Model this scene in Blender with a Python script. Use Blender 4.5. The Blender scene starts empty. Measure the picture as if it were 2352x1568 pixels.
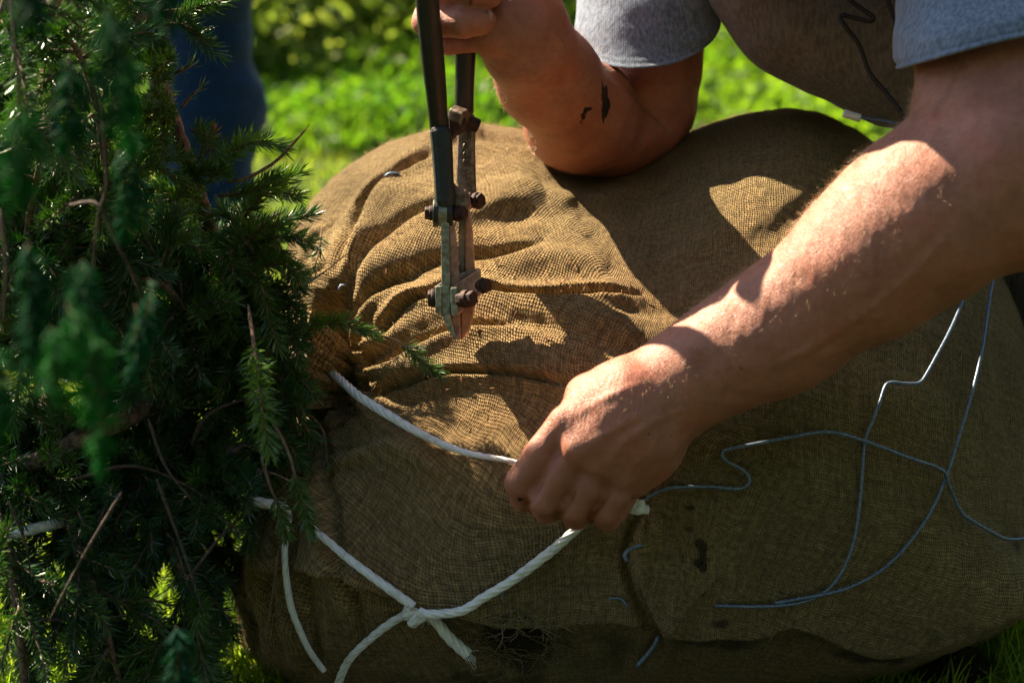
import bpy, math, random
import numpy as np
from mathutils import Vector
from mathutils.bvhtree import BVHTree

rng = np.random.default_rng(7)
random.seed(7)
scene = bpy.context.scene
col = scene.collection

# ------------------------------------------------------------------ camera
CAM = np.array([0.0, -1.45, 0.60])
PITCH = math.radians(14.5)
FW = np.array([0.0, math.cos(PITCH), -math.sin(PITCH)])
UPV = np.array([0.0, math.sin(PITCH), math.cos(PITCH)])
RT = np.array([1.0, 0.0, 0.0])
LENS = 65.0
FU = LENS / 36.0 * 2352.0
cd = bpy.data.cameras.new("camera")
cam = bpy.data.objects.new("camera", cd)
col.objects.link(cam)
cam.location = CAM
cam.rotation_euler = (math.pi / 2 - PITCH, 0, 0)
cd.lens = LENS
cd.sensor_width = 36.0
cd.clip_start = 0.02
cd.clip_end = 200.0
cd.dof.use_dof = True
cd.dof.focus_distance = 1.27
cd.dof.aperture_fstop = 5.6
cd.dof.aperture_blades = 7
scene.camera = cam

# ------------------------------------------------------------------ light
SUN = np.array([-0.572, 0.47, 0.672])
SUN = SUN / np.linalg.norm(SUN)
w = bpy.data.worlds.new("World")
scene.world = w
w.use_nodes = True
nt = w.node_tree
nt.nodes.clear()
wo = nt.nodes.new("ShaderNodeOutputWorld")
bg = nt.nodes.new("ShaderNodeBackground")
sk = nt.nodes.new("ShaderNodeTexSky")
sk.sky_type = 'NISHITA'
sk.sun_disc = False
sk.sun_elevation = math.asin(SUN[2])
sk.sun_rotation = math.atan2(SUN[0], SUN[1])
nt.links.new(sk.outputs[0], bg.inputs[0])
bg.inputs[1].default_value = 0.052
nt.links.new(bg.outputs[0], wo.inputs[0])
sd = bpy.data.lights.new("sun", 'SUN')
sd.energy = 5.0
sd.angle = math.radians(0.5)
sd.color = (1.0, 0.85, 0.62)
so = bpy.data.objects.new("sun", sd)
col.objects.link(so)
so.rotation_euler = Vector(SUN).to_track_quat('Z', 'Y').to_euler()
scene.view_settings.view_transform = 'Standard'
scene.view_settings.look = 'None'
scene.view_settings.exposure = 1.92
scene.view_settings.gamma = 1.0
scene.cycles.max_bounces = 6
scene.cycles.transparent_max_bounces = 4

# ------------------------------------------------------------------ helpers
def P(u, v, d):
    "point at photo position (0..2352, 0..1568) at depth d metres"
    u = np.asarray(u, float); v = np.asarray(v, float); d = np.asarray(d, float)
    x = (u - 1176.0) / FU * d
    y = -(v - 784.0) / FU * d
    return CAM + d[..., None] * FW + x[..., None] * RT + y[..., None] * UPV

def PR(pts):
    return np.array([P(p[0], p[1], p[2]) for p in pts])

def to_uvd(p):
    q = np.asarray(p) - CAM
    d = q @ FW
    return 1176 + (q @ RT) / d * FU, 784 - (q @ UPV) / d * FU, d

def origin_of(o):
    L = np.zeros(3)
    while o is not None:
        L += np.array(o.location); o = o.parent
    return L

def tag(o, label=None, cat=None, group=None, kind=None):
    if label: o['label'] = label
    if cat: o['category'] = cat
    if group: o['group'] = group
    if kind: o['kind'] = kind
    return o

def empty(name, loc, label, cat, group=None):
    o = bpy.data.objects.new(name, None)
    col.objects.link(o)
    o.location = tuple(float(a) for a in loc)
    o.empty_display_size = 0.05
    return tag(o, label, cat, group)

def mk(name, V, F, mat, parent=None, smooth=True, loc=None):
    V = np.asarray(V, float)
    org = origin_of(parent) if parent is not None else np.zeros(3)
    if loc is None:
        loc = org if parent is not None else np.array([V[:, 0].mean(), V[:, 1].mean(), V[:, 2].min()])
    loc = np.asarray(loc, float)
    me = bpy.data.meshes.new(name)
    Vl = V - loc
    if isinstance(F, np.ndarray):
        n, k = F.shape
        me.vertices.add(len(V)); me.vertices.foreach_set("co", Vl.astype(np.float32).ravel())
        me.loops.add(n * k); me.loops.foreach_set("vertex_index", F.astype(np.int32).ravel())
        me.polygons.add(n)
        me.polygons.foreach_set("loop_start", np.arange(0, n * k, k, dtype=np.int32))
        me.polygons.foreach_set("loop_total", np.full(n, k, dtype=np.int32))
        me.update(calc_edges=True)
    else:
        me.from_pydata(Vl.tolist(), [], F)
    me.polygons.foreach_set("use_smooth", np.full(len(me.polygons), smooth, dtype=bool))
    me.update()
    me.materials.append(mat)
    o = bpy.data.objects.new(name, me)
    col.objects.link(o)
    o.location = tuple(loc - org)
    if parent is not None: o.parent = parent
    return o

def set_attr(o, name, arr):
    a = o.data.attributes.new(name, 'FLOAT', 'POINT')
    a.data.foreach_set("value", np.asarray(arr, np.float32))

def set_uv(o, uv):
    me = o.data
    l = me.uv_layers.new(name="UVMap")
    idx = np.empty(len(me.loops), np.int32)
    me.loops.foreach_get("vertex_index", idx)
    l.data.foreach_set("uv", np.asarray(uv, np.float32)[idx].ravel())

def join(parts):
    Vs, Fs, n = [], [], 0
    for V, F in parts:
        V = np.asarray(V); F = [tuple(int(i) + n for i in f) for f in F]
        Vs.append(V); Fs += F; n += len(V)
    return np.vstack(Vs), Fs

def joina(parts):
    Vs, Fs, n = [], [], 0
    for V, F in parts:
        Vs.append(V); Fs.append(F + n); n += len(V)
    return np.vstack(Vs), np.vstack(Fs)

def spline(pts, step):
    "Catmull-Rom resampled at equal steps; works in any dimension"
    p = np.asarray(pts, float)
    if len(p) == 2:
        n = max(2, int(np.linalg.norm(p[1, :3] - p[0, :3]) / step) + 1)
        t = np.linspace(0, 1, n)[:, None]
        return p[0] * (1 - t) + p[1] * t
    q = np.vstack([2 * p[0] - p[1], p, 2 * p[-1] - p[-2]])
    out = []
    for i in range(len(p) - 1):
        a, b, c, d = q[i], q[i + 1], q[i + 2], q[i + 3]
        n = 24
        t = (np.arange(n) / n)[:, None]
        out.append(0.5 * ((2 * b) + (-a + c) * t + (2 * a - 5 * b + 4 * c - d) * t ** 2 + (-a + 3 * b - 3 * c + d) * t ** 3))
    out.append(p[-1:])
    o = np.vstack(out)
    s = np.r_[0, np.cumsum(np.linalg.norm(np.diff(o[:, :3], axis=0), axis=1))]
    n = max(2, int(s[-1] / step) + 1)
    ss = np.linspace(0, s[-1], n)
    return np.stack([np.interp(ss, s, o[:, k]) for k in range(o.shape[1])], 1)

def frames(p):
    T = np.gradient(p, axis=0)
    T /= np.linalg.norm(T, axis=1)[:, None] + 1e-12
    N = np.zeros_like(T)
    a = np.array([0, 0, 1.0]) if abs(T[0, 2]) < 0.9 else np.array([1.0, 0, 0])
    n = np.cross(T[0], a); n /= np.linalg.norm(n)
    for i in range(len(p)):
        n = n - T[i] * (n @ T[i]); n /= np.linalg.norm(n) + 1e-12
        N[i] = n
    return T, N, np.cross(T, N)

def tube(p, r, nseg=8, lobe=0.0, twist=0.0, nl=3, cap=True, rough=0.0):
    p = np.asarray(p, float); n = len(p)
    r = np.broadcast_to(np.asarray(r, float), (n,))
    T, N, B = frames(p)
    s = np.r_[0, np.cumsum(np.linalg.norm(np.diff(p, axis=0), axis=1))]
    th = np.linspace(0, 2 * np.pi, nseg, endpoint=False)
    rr = r[:, None] * (1 + lobe * np.abs(np.cos(nl / 2 * (th[None, :] - twist * s[:, None]))) - lobe * 0.6)
    if rough: rr = rr * (1 + rough * rng.normal(size=rr.shape))
    V = p[:, None, :] + rr[..., None] * (np.cos(th)[None, :, None] * N[:, None, :] + np.sin(th)[None, :, None] * B[:, None, :])
    V = V.reshape(-1, 3)
    i = np.arange(n - 1)[:, None] * nseg; j = np.arange(nseg)[None, :]; k = (j + 1) % nseg
    F = np.stack([i + j, i + k, i + nseg + k, i + nseg + j], -1).reshape(-1, 4)
    F = [tuple(f) for f in F.tolist()]
    if cap:
        V = np.vstack([V, p[0] - T[0] * r[0] * .25, p[-1] + T[-1] * r[-1] * .25])
        a, b = n * nseg, n * nseg + 1
        F += [(a, (q + 1) % nseg, q) for q in range(nseg)]
        F += [(b, (n - 1) * nseg + q, (n - 1) * nseg + (q + 1) % nseg) for q in range(nseg)]
    return V, F

def prism(poly, d0, d1, bev=0.0):
    "polygon in photo coordinates extruded from depth d0 (front) to d1; poly2 keeps real size"
    sc = d0 / FU
    base = np.array([P(u, v, d0) for u, v in poly])
    n = len(poly)
    V = np.vstack([base, base + FW * (d1 - d0)])
    F = [tuple(range(n))[::-1], tuple(range(n, 2 * n))]
    F += [(i, (i + 1) % n, n + (i + 1) % n, n + i) for i in range(n)]
    return V, F

def bevel(o, wdt=0.0008, seg=2):
    m = o.modifiers.new("bevel", 'BEVEL'); m.width = wdt; m.segments = seg; m.limit_method = 'ANGLE'
    m.angle_limit = math.radians(35)
    return o

def cyl(c, axis, r, h, n=24, hexa=False):
    axis = np.asarray(axis, float); axis /= np.linalg.norm(axis)
    a = np.array([0, 0, 1.0]) if abs(axis[2]) < 0.9 else np.array([1.0, 0, 0])
    x = np.cross(axis, a); x /= np.linalg.norm(x); y = np.cross(axis, x)
    if hexa: n = 6
    th = np.linspace(0, 2 * np.pi, n, endpoint=False) + .3
    ring = r * (np.cos(th)[:, None] * x + np.sin(th)[:, None] * y)
    V = np.vstack([c - axis * h / 2 + ring, c + axis * h / 2 + ring])
    F = [tuple(range(n)), tuple(range(2 * n - 1, n - 1, -1))]
    F += [(i, i + n, (i + 1) % n + n, (i + 1) % n) for i in range(n)]
    return V, F

def sn(p, f, seed=0, oct=3):
    "cheap smooth noise: summed sines in warped random directions, about -1..1"
    g = np.random.default_rng(seed)
    out = np.zeros(p.shape[0]); amp = 1.0; tot = 0
    D = p.shape[1]
    for o in range(oct):
        for k in range(5):
            dr = g.normal(size=D); dr /= np.linalg.norm(dr)
            d2 = g.normal(size=D); d2 /= np.linalg.norm(d2)
            ph, p2 = g.uniform(0, 6.28, 2)
            out += amp * np.sin(f * (p @ dr) + ph + 1.3 * np.sin(f * .7 * (p @ d2) + p2))
        tot += amp * 2.2
        amp *= 0.5; f *= 2.1
    return out / tot

# ------------------------------------------------------------------ materials
def mat(name):
    m = bpy.data.materials.new(name); m.use_nodes = True
    n = m.node_tree.nodes; b = n["Principled BSDF"]
    return m, m.node_tree, b

def node(t, ty, **kw):
    n = t.nodes.new(ty)
    for k, v in kw.items():
        if k in ('in_',):
            for a, b in v.items(): n.inputs[a].default_value = b
        else: setattr(n, k, v)
    return n

def math_(t, op, a, b=None, c=None):
    n = t.nodes.new("ShaderNodeMath"); n.operation = op
    for i, x in enumerate((a, b, c)):
        if x is None: continue
        if isinstance(x, (int, float)): n.inputs[i].default_value = x
        else: t.links.new(x, n.inputs[i])
    return n.outputs[0]

def noise(t, vec, scale, detail=3, rough=.55):
    n = t.nodes.new("ShaderNodeTexNoise"); n.inputs['Scale'].default_value = scale
    n.inputs['Detail'].default_value = detail; n.inputs['Roughness'].default_value = rough
    if vec is not None: t.links.new(vec, n.inputs['Vector'])
    return n

def ramp(t, fac, stops):
    n = t.nodes.new("ShaderNodeValToRGB"); e = n.color_ramp.elements
    while len(e) < len(stops): e.new(0.5)
    for el, (p, c) in zip(e, stops):
        el.position = p; el.color = (*c, 1) if len(c) == 3 else c
    t.links.new(fac, n.inputs[0]); return n.outputs[0]

def mixc(t, fac, a, b, mode='MIX'):
    n = t.nodes.new("ShaderNodeMix"); n.data_type = 'RGBA'; n.blend_type = mode
    for i, x in ((0, fac), (6, a), (7, b)):
        if isinstance(x, (int, float)): n.inputs[i].default_value = x
        elif isinstance(x, tuple): n.inputs[i].default_value = (*x, 1)
        else: t.links.new(x, n.inputs[i])
    return n.outputs[2]

def attr(t, name):
    n = t.nodes.new("ShaderNodeAttribute"); n.attribute_name = name; return n.outputs['Fac']

def bump(t, h, strength, dist, b, prev=None):
    n = t.nodes.new("ShaderNodeBump"); n.inputs['Strength'].default_value = strength
    n.inputs['Distance'].default_value = dist
    t.links.new(h, n.inputs['Height'])
    if prev is not None: t.links.new(prev, n.inputs['Normal'])
    if b is not None: t.links.new(n.outputs[0], b.inputs['Normal'])
    return n.outputs[0]

def objco(t):
    n = t.nodes.new("ShaderNodeTexCoord"); return n.outputs['Object'], n.outputs['UV']

def weave_nodes(t, uv, pitch, warp=0.35):
    nz = noise(t, uv, 35, 2)
    nz2 = noise(t, uv, 260, 2)
    sep = t.nodes.new("ShaderNodeSeparateXYZ"); t.links.new(uv, sep.inputs[0])
    sc_ = t.nodes.new("ShaderNodeSeparateColor"); t.links.new(nz.outputs['Color'], sc_.inputs[0])
    sc2 = t.nodes.new("ShaderNodeSeparateColor"); t.links.new(nz2.outputs['Color'], sc2.inputs[0])
    def coord(s, a, b):
        x = math_(t, 'MULTIPLY', s, math.pi / pitch)
        x = math_(t, 'ADD', x, math_(t, 'MULTIPLY', a, 14.0))
        return math_(t, 'ADD', x, math_(t, 'MULTIPLY', b, warp * 3))
    S = math_(t, 'SINE', coord(sep.outputs[0], sc_.outputs[0], sc2.outputs[0]))
    T = math_(t, 'SINE', coord(sep.outputs[1], sc_.outputs[1], sc2.outputs[1]))
    A = math_(t, 'ABSOLUTE', S); B = math_(t, 'ABSOLUTE', T)
    par = math_(t, 'GREATER_THAN', math_(t, 'MULTIPLY', S, T), 0.0)
    hA = math_(t, 'MULTIPLY', A, math_(t, 'MULTIPLY_ADD', B, .45, .55))
    hB = math_(t, 'MULTIPLY', B, math_(t, 'MULTIPLY_ADD', A, .45, .55))
    mx = t.nodes.new("ShaderNodeMix"); mx.data_type = 'FLOAT'
    t.links.new(par, mx.inputs[0]); t.links.new(hB, mx.inputs[2]); t.links.new(hA, mx.inputs[3])
    h = mx.outputs[0]
    holes = math_(t, 'MAXIMUM', A, B)
    return h, holes, nz2.outputs[0], nz.outputs['Color']

def burlap_mat():
    m, t, b = mat("burlap")
    oc, uv = objco(t)
    h, holes, fine, low_c = weave_nodes(t, uv, 0.0017)
    big = noise(t, oc, 9, 4).outputs[0]
    med = noise(t, oc, 45, 3).outputs[0]
    base = ramp(t, big, [(.30, (.245, .178, .085)), (.5, (.40, .298, .155)), (.68, (.42, .285, .135))])
    base = mixc(t, attr(t, "rust"), base, (.40, .20, .08))
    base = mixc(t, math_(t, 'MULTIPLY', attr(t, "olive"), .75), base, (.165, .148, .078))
    spec = ramp(t, fine, [(.3, (.55, .5, .42)), (.62, (1.12, 1.08, 1.0))])
    base = mixc(t, 1.0, base, spec, 'MULTIPLY')
    for sc3, lo3 in (((22, 640, 1), .62), ((640, 22, 1), .62)):
        mp = t.nodes.new("ShaderNodeMapping"); mp.inputs['Scale'].default_value = sc3
        wp = mixc(t, .012, uv, low_c); t.links.new(wp, mp.inputs[0])
        st = noise(t, mp.outputs[0], 1.0, 2, .6).outputs[0]
        base = mixc(t, .8, base, ramp(t, st, [(.33, (lo3, lo3 * .96, lo3 * .9)), (.62, (1.18, 1.16, 1.12))]), 'MULTIPLY')
    hl = ramp(t, holes, [(.22, (.07, .055, .035)), (.72, (1, 1, 1))])
    base = mixc(t, .95, base, hl, 'MULTIPLY')
    dn = math_(t, 'ADD', attr(t, "dirt_shade"), math_(t, 'MULTIPLY_ADD', med, 1.4, -.85))
    dn = math_(t, 'MULTIPLY', math_(t, 'GREATER_THAN', attr(t, "dirt_shade"), .02), dn)
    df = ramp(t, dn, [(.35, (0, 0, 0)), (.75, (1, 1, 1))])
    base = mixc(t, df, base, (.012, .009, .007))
    t.links.new(base, b.inputs['Base Color'])
    b.inputs['Roughness'].default_value = .9
    b.inputs['Specular IOR Level'].default_value = .15
    b.inputs['Sheen Weight'].default_value = .25
    b.inputs['Sheen Roughness'].default_value = .5
    b.inputs['Sheen Tint'].default_value = (.9, .7, .4, 1)
    n1 = bump(t, math_(t, 'ADD', big, math_(t, 'MULTIPLY', med, .5)), .5, .006, None)
    n2 = bump(t, h, 1.0, .0020, None, n1)
    bump(t, fine, .5, .0008, b, n2)
    return m

def skin_mat():
    m, t, b = mat("skin")
    oc, uv = objco(t)
    a = noise(t, oc, 28, 4).outputs[0]
    c = noise(t, oc, 180, 3).outputs[0]
    f = noise(t, oc, 900, 2).outputs[0]
    base = ramp(t, a, [(.30, (.36, .135, .085)), (.52, (.46, .190, .122)), (.72, (.50, .155, .100))])
    base = mixc(t, .45, base, ramp(t, c, [(.35, (.72, .58, .52)), (.6, (1.08, 1.03, 1.0))]), 'MULTIPLY')
    base = mixc(t, math_(t, 'MULTIPLY', attr(t, "tan"), .62), base, (.34, .115, .062))
    fr = t.nodes.new("ShaderNodeTexVoronoi"); fr.inputs['Scale'].default_value = 110
    t.links.new(oc, fr.inputs['Vector'])
    fm = ramp(t, fr.outputs['Distance'], [(.07, (1, 1, 1)), (.14, (0, 0, 0))])
    base = mixc(t, math_(t, 'MULTIPLY', fm, .22), base, (.16, .06, .03))
    dn = math_(t, 'MULTIPLY', math_(t, 'GREATER_THAN', attr(t, "dirt_shade"), .05), math_(t, 'ADD', attr(t, "dirt_shade"), math_(t, 'MULTIPLY_ADD', c, 1.2, -.62)))
    base = mixc(t, ramp(t, dn, [(.3, (0, 0, 0)), (.6, (1, 1, 1))]), base, (.02, .012, .01))
    t.links.new(base, b.inputs['Base Color'])
    b.inputs['Subsurface Weight'].default_value = .22
    b.inputs['Subsurface Radius'].default_value = (1.0, .35, .2)
    b.inputs['Subsurface Scale'].default_value = .004
    t.links.new(math_(t, 'MULTIPLY_ADD', c, .35, .30), b.inputs['Roughness'])
    b.inputs['Specular IOR Level'].default_value = .42
    v = t.nodes.new("ShaderNodeTexVoronoi"); v.feature = 'DISTANCE_TO_EDGE'; v.inputs['Scale'].default_value = 620
    mp = t.nodes.new("ShaderNodeMapping"); mp.inputs['Scale'].default_value = (1, 1, 1.6)
    t.links.new(oc, mp.inputs[0]); t.links.new(mp.outputs[0], v.inputs['Vector'])
    hh = math_(t, 'MINIMUM', v.outputs[0], .25)
    n1 = bump(t, a, .4, .004, None)
    n2 = bump(t, hh, .5, .0012, None, n1)
    wr = t.nodes.new("ShaderNodeTexWave"); wr.inputs['Scale'].default_value = 90; wr.inputs['Distortion'].default_value = 11
    wr.inputs['Detail'].default_value = 3; t.links.new(oc, wr.inputs[0])
    n3 = bump(t, math_(t, 'MULTIPLY', wr.outputs[1], attr(t, "wrinkle")), .22, .0010, None, n2)
    bump(t, f, .35, .0006, b, n3)
    return m

def cloth_mat(name, c0, c1, heather=.5, knit=1500, fold=.5, scale=500):
    m, t, b = mat(name)
    oc, uv = objco(t)
    mp = t.nodes.new("ShaderNodeMapping"); mp.inputs['Scale'].default_value = (1, 1, .3)
    t.links.new(oc, mp.inputs[0])
    a = noise(t, mp.outputs[0], scale, 3, .7).outputs[0]
    base = ramp(t, a, [(.35, c0), (.65, c1)])
    big = noise(t, oc, 14, 3).outputs[0]
    base = mixc(t, .6, base, ramp(t, big, [(.3, (.8, .78, .76)), (.7, (1.1, 1.08, 1.06))]), 'MULTIPLY')
    t.links.new(base, b.inputs['Base Color'])
    b.inputs['Roughness'].default_value = .95
    b.inputs['Specular IOR Level'].default_value = .1
    b.inputs['Sheen Weight'].default_value = .3
    wv = t.nodes.new("ShaderNodeTexWave"); wv.inputs['Scale'].default_value = knit / 6.28
    wv.inputs['Distortion'].default_value = 1.5; t.links.new(oc, wv.inputs[0])
    n1 = bump(t, big, fold, .015, None)
    n2 = bump(t, a, .5, .001, None, n1)
    bump(t, wv.outputs[1], .3, .0006, b, n2)
    return m

def simple(name, c, rough=.5, metal=0.0, var=.25, scale=60, bmp=.2, bd=.0006, c2=None, spec=.5, lo=.4, hi=.62):
    m, t, b = mat(name)
    oc, uv = objco(t)
    a = noise(t, oc, scale, 5, .65).outputs[0]
    c2 = c2 or tuple(x * (1 - var) for x in c)
    t.links.new(ramp(t, a, [(lo, c2), (hi, c)]), b.inputs['Base Color'])
    t.links.new(math_(t, 'MULTIPLY_ADD', a, .3, rough - .15), b.inputs['Roughness'])
    b.inputs['Metallic'].default_value = metal
    b.inputs['Specular IOR Level'].default_value = spec
    f = noise(t, oc, scale * 7, 3).outputs[0]
    n1 = bump(t, a, bmp, bd * 2, None)
    bump(t, f, bmp, bd, b, n1)
    return m

def leaf_mat(name, c_dark, c_light, trans, rough=.4, tcol=None, spec=.5):
    "leaf: diffuse/gloss plus translucency, colour varied by the 'tint' attribute"
    m, t, b = mat(name)
    base = ramp(t, attr(t, "tint"), [(0.0, c_dark), (1.0, c_light)])
    t.links.new(base, b.inputs['Base Color'])
    b.inputs['Roughness'].default_value = rough
    b.inputs['Specular IOR Level'].default_value = spec
    tr = t.nodes.new("ShaderNodeBsdfTranslucent")
    if tcol:
        t.links.new(ramp(t, attr(t, "tint"), [(0.0, tcol[0]), (1.0, tcol[1])]), tr.inputs[0])
    else: t.links.new(base, tr.inputs[0])
    mx = t.nodes.new("ShaderNodeMixShader"); mx.inputs[0].default_value = trans
    out = t.nodes["Material Output"]
    t.links.new(b.outputs[0], mx.inputs[1]); t.links.new(tr.outputs[0], mx.inputs[2]); t.links.new(mx.outputs[0], out.inputs[0])
    return m

def bark_mat(name, c1=(.20, .13, .085), c2=(.05, .032, .022)):
    m, t, b = mat(name)
    oc, uv = objco(t)
    v = t.nodes.new("ShaderNodeTexVoronoi"); v.inputs['Scale'].default_value = 130
    n = noise(t, oc, 60, 4, .7)
    ad = t.nodes.new("ShaderNodeMix"); ad.data_type = 'RGBA'; ad.inputs[0].default_value = .03
    t.links.new(oc, ad.inputs[6]); t.links.new(n.outputs['Color'], ad.inputs[7])
    t.links.new(ad.outputs[2], v.inputs['Vector'])
    f = math_(t, 'MULTIPLY', v.outputs[0], n.outputs[0])
    t.links.new(ramp(t, f, [(.08, c2), (.35, c1)]), b.inputs['Base Color'])
    b.inputs['Roughness'].default_value = .9
    bump(t, f, .9, .004, b)
    return m

M = {}
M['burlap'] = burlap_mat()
M['skin'] = skin_mat()
M['shirt'] = cloth_mat("grey_heather_cotton", (.10, .125, .185), (.235, .285, .375), scale=420)
M['duck'] = cloth_mat("brown_work_cloth", (.12, .092, .070), (.22, .170, .132), scale=330, fold=.25)
M['denim'] = cloth_mat("blue_denim", (.003, .018, .062), (.009, .042, .14), scale=300)
M['needles'] = leaf_mat("spruce_needles", (.028, .090, .040), (.17, .27, .050), .45, .32, ((.07, .26, .04), (.44, .64, .05)), .8)
M['softneedles'] = leaf_mat("young_spruce_needles", (.006, .050, .034), (.018, .140, .022), .45, .7, ((.01, .11, .055), (.05, .34, .02)), .08)
M['darkwire'] = simple("dark_rusty_wire", (.035, .028, .026), .5, metal=.4, scale=400)
M['dryneedles'] = leaf_mat("dry_needles", (.18, .07, .02), (.35, .16, .04), .25, .5)
M['grass'] = leaf_mat("grass_blades", (.035, .10, .008), (.19, .25, .02), .52, .45, ((.14, .33, .008), (.50, .62, .04)), .2)
M['leaf'] = leaf_mat("undergrowth_leaves", (.025, .080, .010), (.11, .19, .018), .45, .5, ((.06, .26, .008), (.34, .56, .02)), .15)
M['bushleaf'] = leaf_mat("bush_leaves", (.045, .095, .018), (.20, .24, .06), .55, .5, ((.14, .28, .01), (.52, .62, .08)), .2)
M['bark'] = bark_mat("spruce_bark")
M['deadtwig'] = simple('dead_spruce_twig', (.10, .065, .042), .85, c2=(.03, .02, .014), scale=300, bmp=.7)
M['twig'] = simple("twig_bark", (.26, .15, .08), .8, c2=(.10, .055, .03), scale=300, bmp=.7)
M['rope'] = simple("white_rope_fibre", (.78, .78, .76), .55, var=.15, scale=120, bmp=.5, bd=.0006, c2=(.55, .53, .48), lo=.3, hi=.5)
M['wire'] = simple("galvanised_wire", (.19, .25, .35), .42, metal=.4, scale=500, c2=(.10, .135, .20))
M['rubber'] = simple("black_painted_steel", (.010, .010, .012), .36, scale=260, c2=(.022, .016, .013), spec=.6, bmp=.25)
M['greensteel'] = simple("olive_painted_steel", (.020, .027, .022), .5, scale=200, c2=(.013, .013, .011), bmp=.3)
M['steel'] = simple("worn_steel", (.30, .22, .17), .40, metal=.55, scale=220, c2=(.13, .08, .055), bmp=.35)
M['verdi'] = simple("greenish_worn_steel", (.36, .38, .28), .40, metal=.5, scale=260, c2=(.15, .16, .11), bmp=.4)
M['copper'] = simple("rust_brown_steel", (.46, .27, .20), .42, metal=.35, scale=180, c2=(.24, .12, .085), bmp=.3)
M['pale'] = simple('bare_worn_steel', (.50, .42, .34), .38, metal=.3, scale=220, c2=(.28, .20, .15), bmp=.3)
M['litcopper'] = simple('lit_rusty_steel', (.58, .28, .17), .34, metal=.3, scale=160, c2=(.38, .17, .10), bmp=.3)  # lit face of the jaw: light put into a brighter rust brown
M['rust'] = simple("rusted_bolt", (.080, .030, .018), .6, metal=.3, scale=320, c2=(.025, .012, .010), bmp=.6)
M['soil'] = simple("dark_soil", (.028, .020, .014), .95, scale=90, c2=(.010, .007, .005), bmp=.9, bd=.004, spec=.1)
M['hair'] = simple("blond_body_hair", (.72, .48, .26), .4, var=.2, spec=.6, bmp=0)
M['fibre'] = simple("jute_fibre", (.50, .36, .18), .7, var=.3, spec=.3, bmp=0)
M['darkfibre'] = simple('soiled_jute_fibre', (.22, .155, .08), .8, var=.5, scale=200, bmp=0)
M['ground'] = simple("lawn_soil", (.030, .045, .012), .95, scale=6, c2=(.018, .022, .009), bmp=.6, bd=.01, spec=.1)
M['nail'] = simple("finger_nail", (.46, .27, .19), .3, scale=200, c2=(.20, .11, .07), bmp=.1)
M['hairdark'] = simple("brown_hair", (.10, .055, .03), .5, bmp=.6, scale=300)
M['boot'] = simple("boot_leather", (.05, .03, .02), .6)
M['moss'] = simple("dry_leaf", (.32, .14, .05), .8)
# ------------------------------------------------------------------ signed-distance modelling
def rc(a, b, r1, r2):
    return ('c', np.asarray(a, float), np.asarray(b, float), float(r1), float(r2))
def el(c, R, rad):
    return ('e', np.asarray(c, float), np.asarray(R, float), np.asarray(rad, float))
def Qr(u, v, d, r): return np.append(P(u, v, d), r * d / FU)
def chain(pts):
    q = [Qr(*p) for p in pts]
    return [rc(q[i][:3], q[i + 1][:3], q[i][3], q[i + 1][3]) for i in range(len(q) - 1)]

def prim_eval(pr, X):
    if pr[0] == 'c':
        _, a, b, r1, r2 = pr
        ba = b - a; L = ba @ ba + 1e-12
        t = np.clip(((X - a) @ ba) / L, 0, 1)
        return np.linalg.norm(X - a - t[:, None] * ba, axis=1) - (r1 + (r2 - r1) * t)
    _, c, R, rad = pr
    q = (X - c) @ R.T / rad
    k = np.linalg.norm(q, axis=1)
    return (k - 1) * rad.min() * np.where(k > 1, 1.0, 1.0)

def smin(a, b, k):
    h = np.clip(.5 + .5 * (b - a) / k, 0, 1)
    return b * (1 - h) + a * h - k * h * (1 - h)

def sdf_eval(groups, X):
    out = None
    for kout, kin, prims in groups:
        g = None
        for pr in prims:
            v = prim_eval(pr, X)
            g = v if g is None else smin(g, v, kin)
        out = g if out is None else smin(out, g, kout)
    return out

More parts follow.
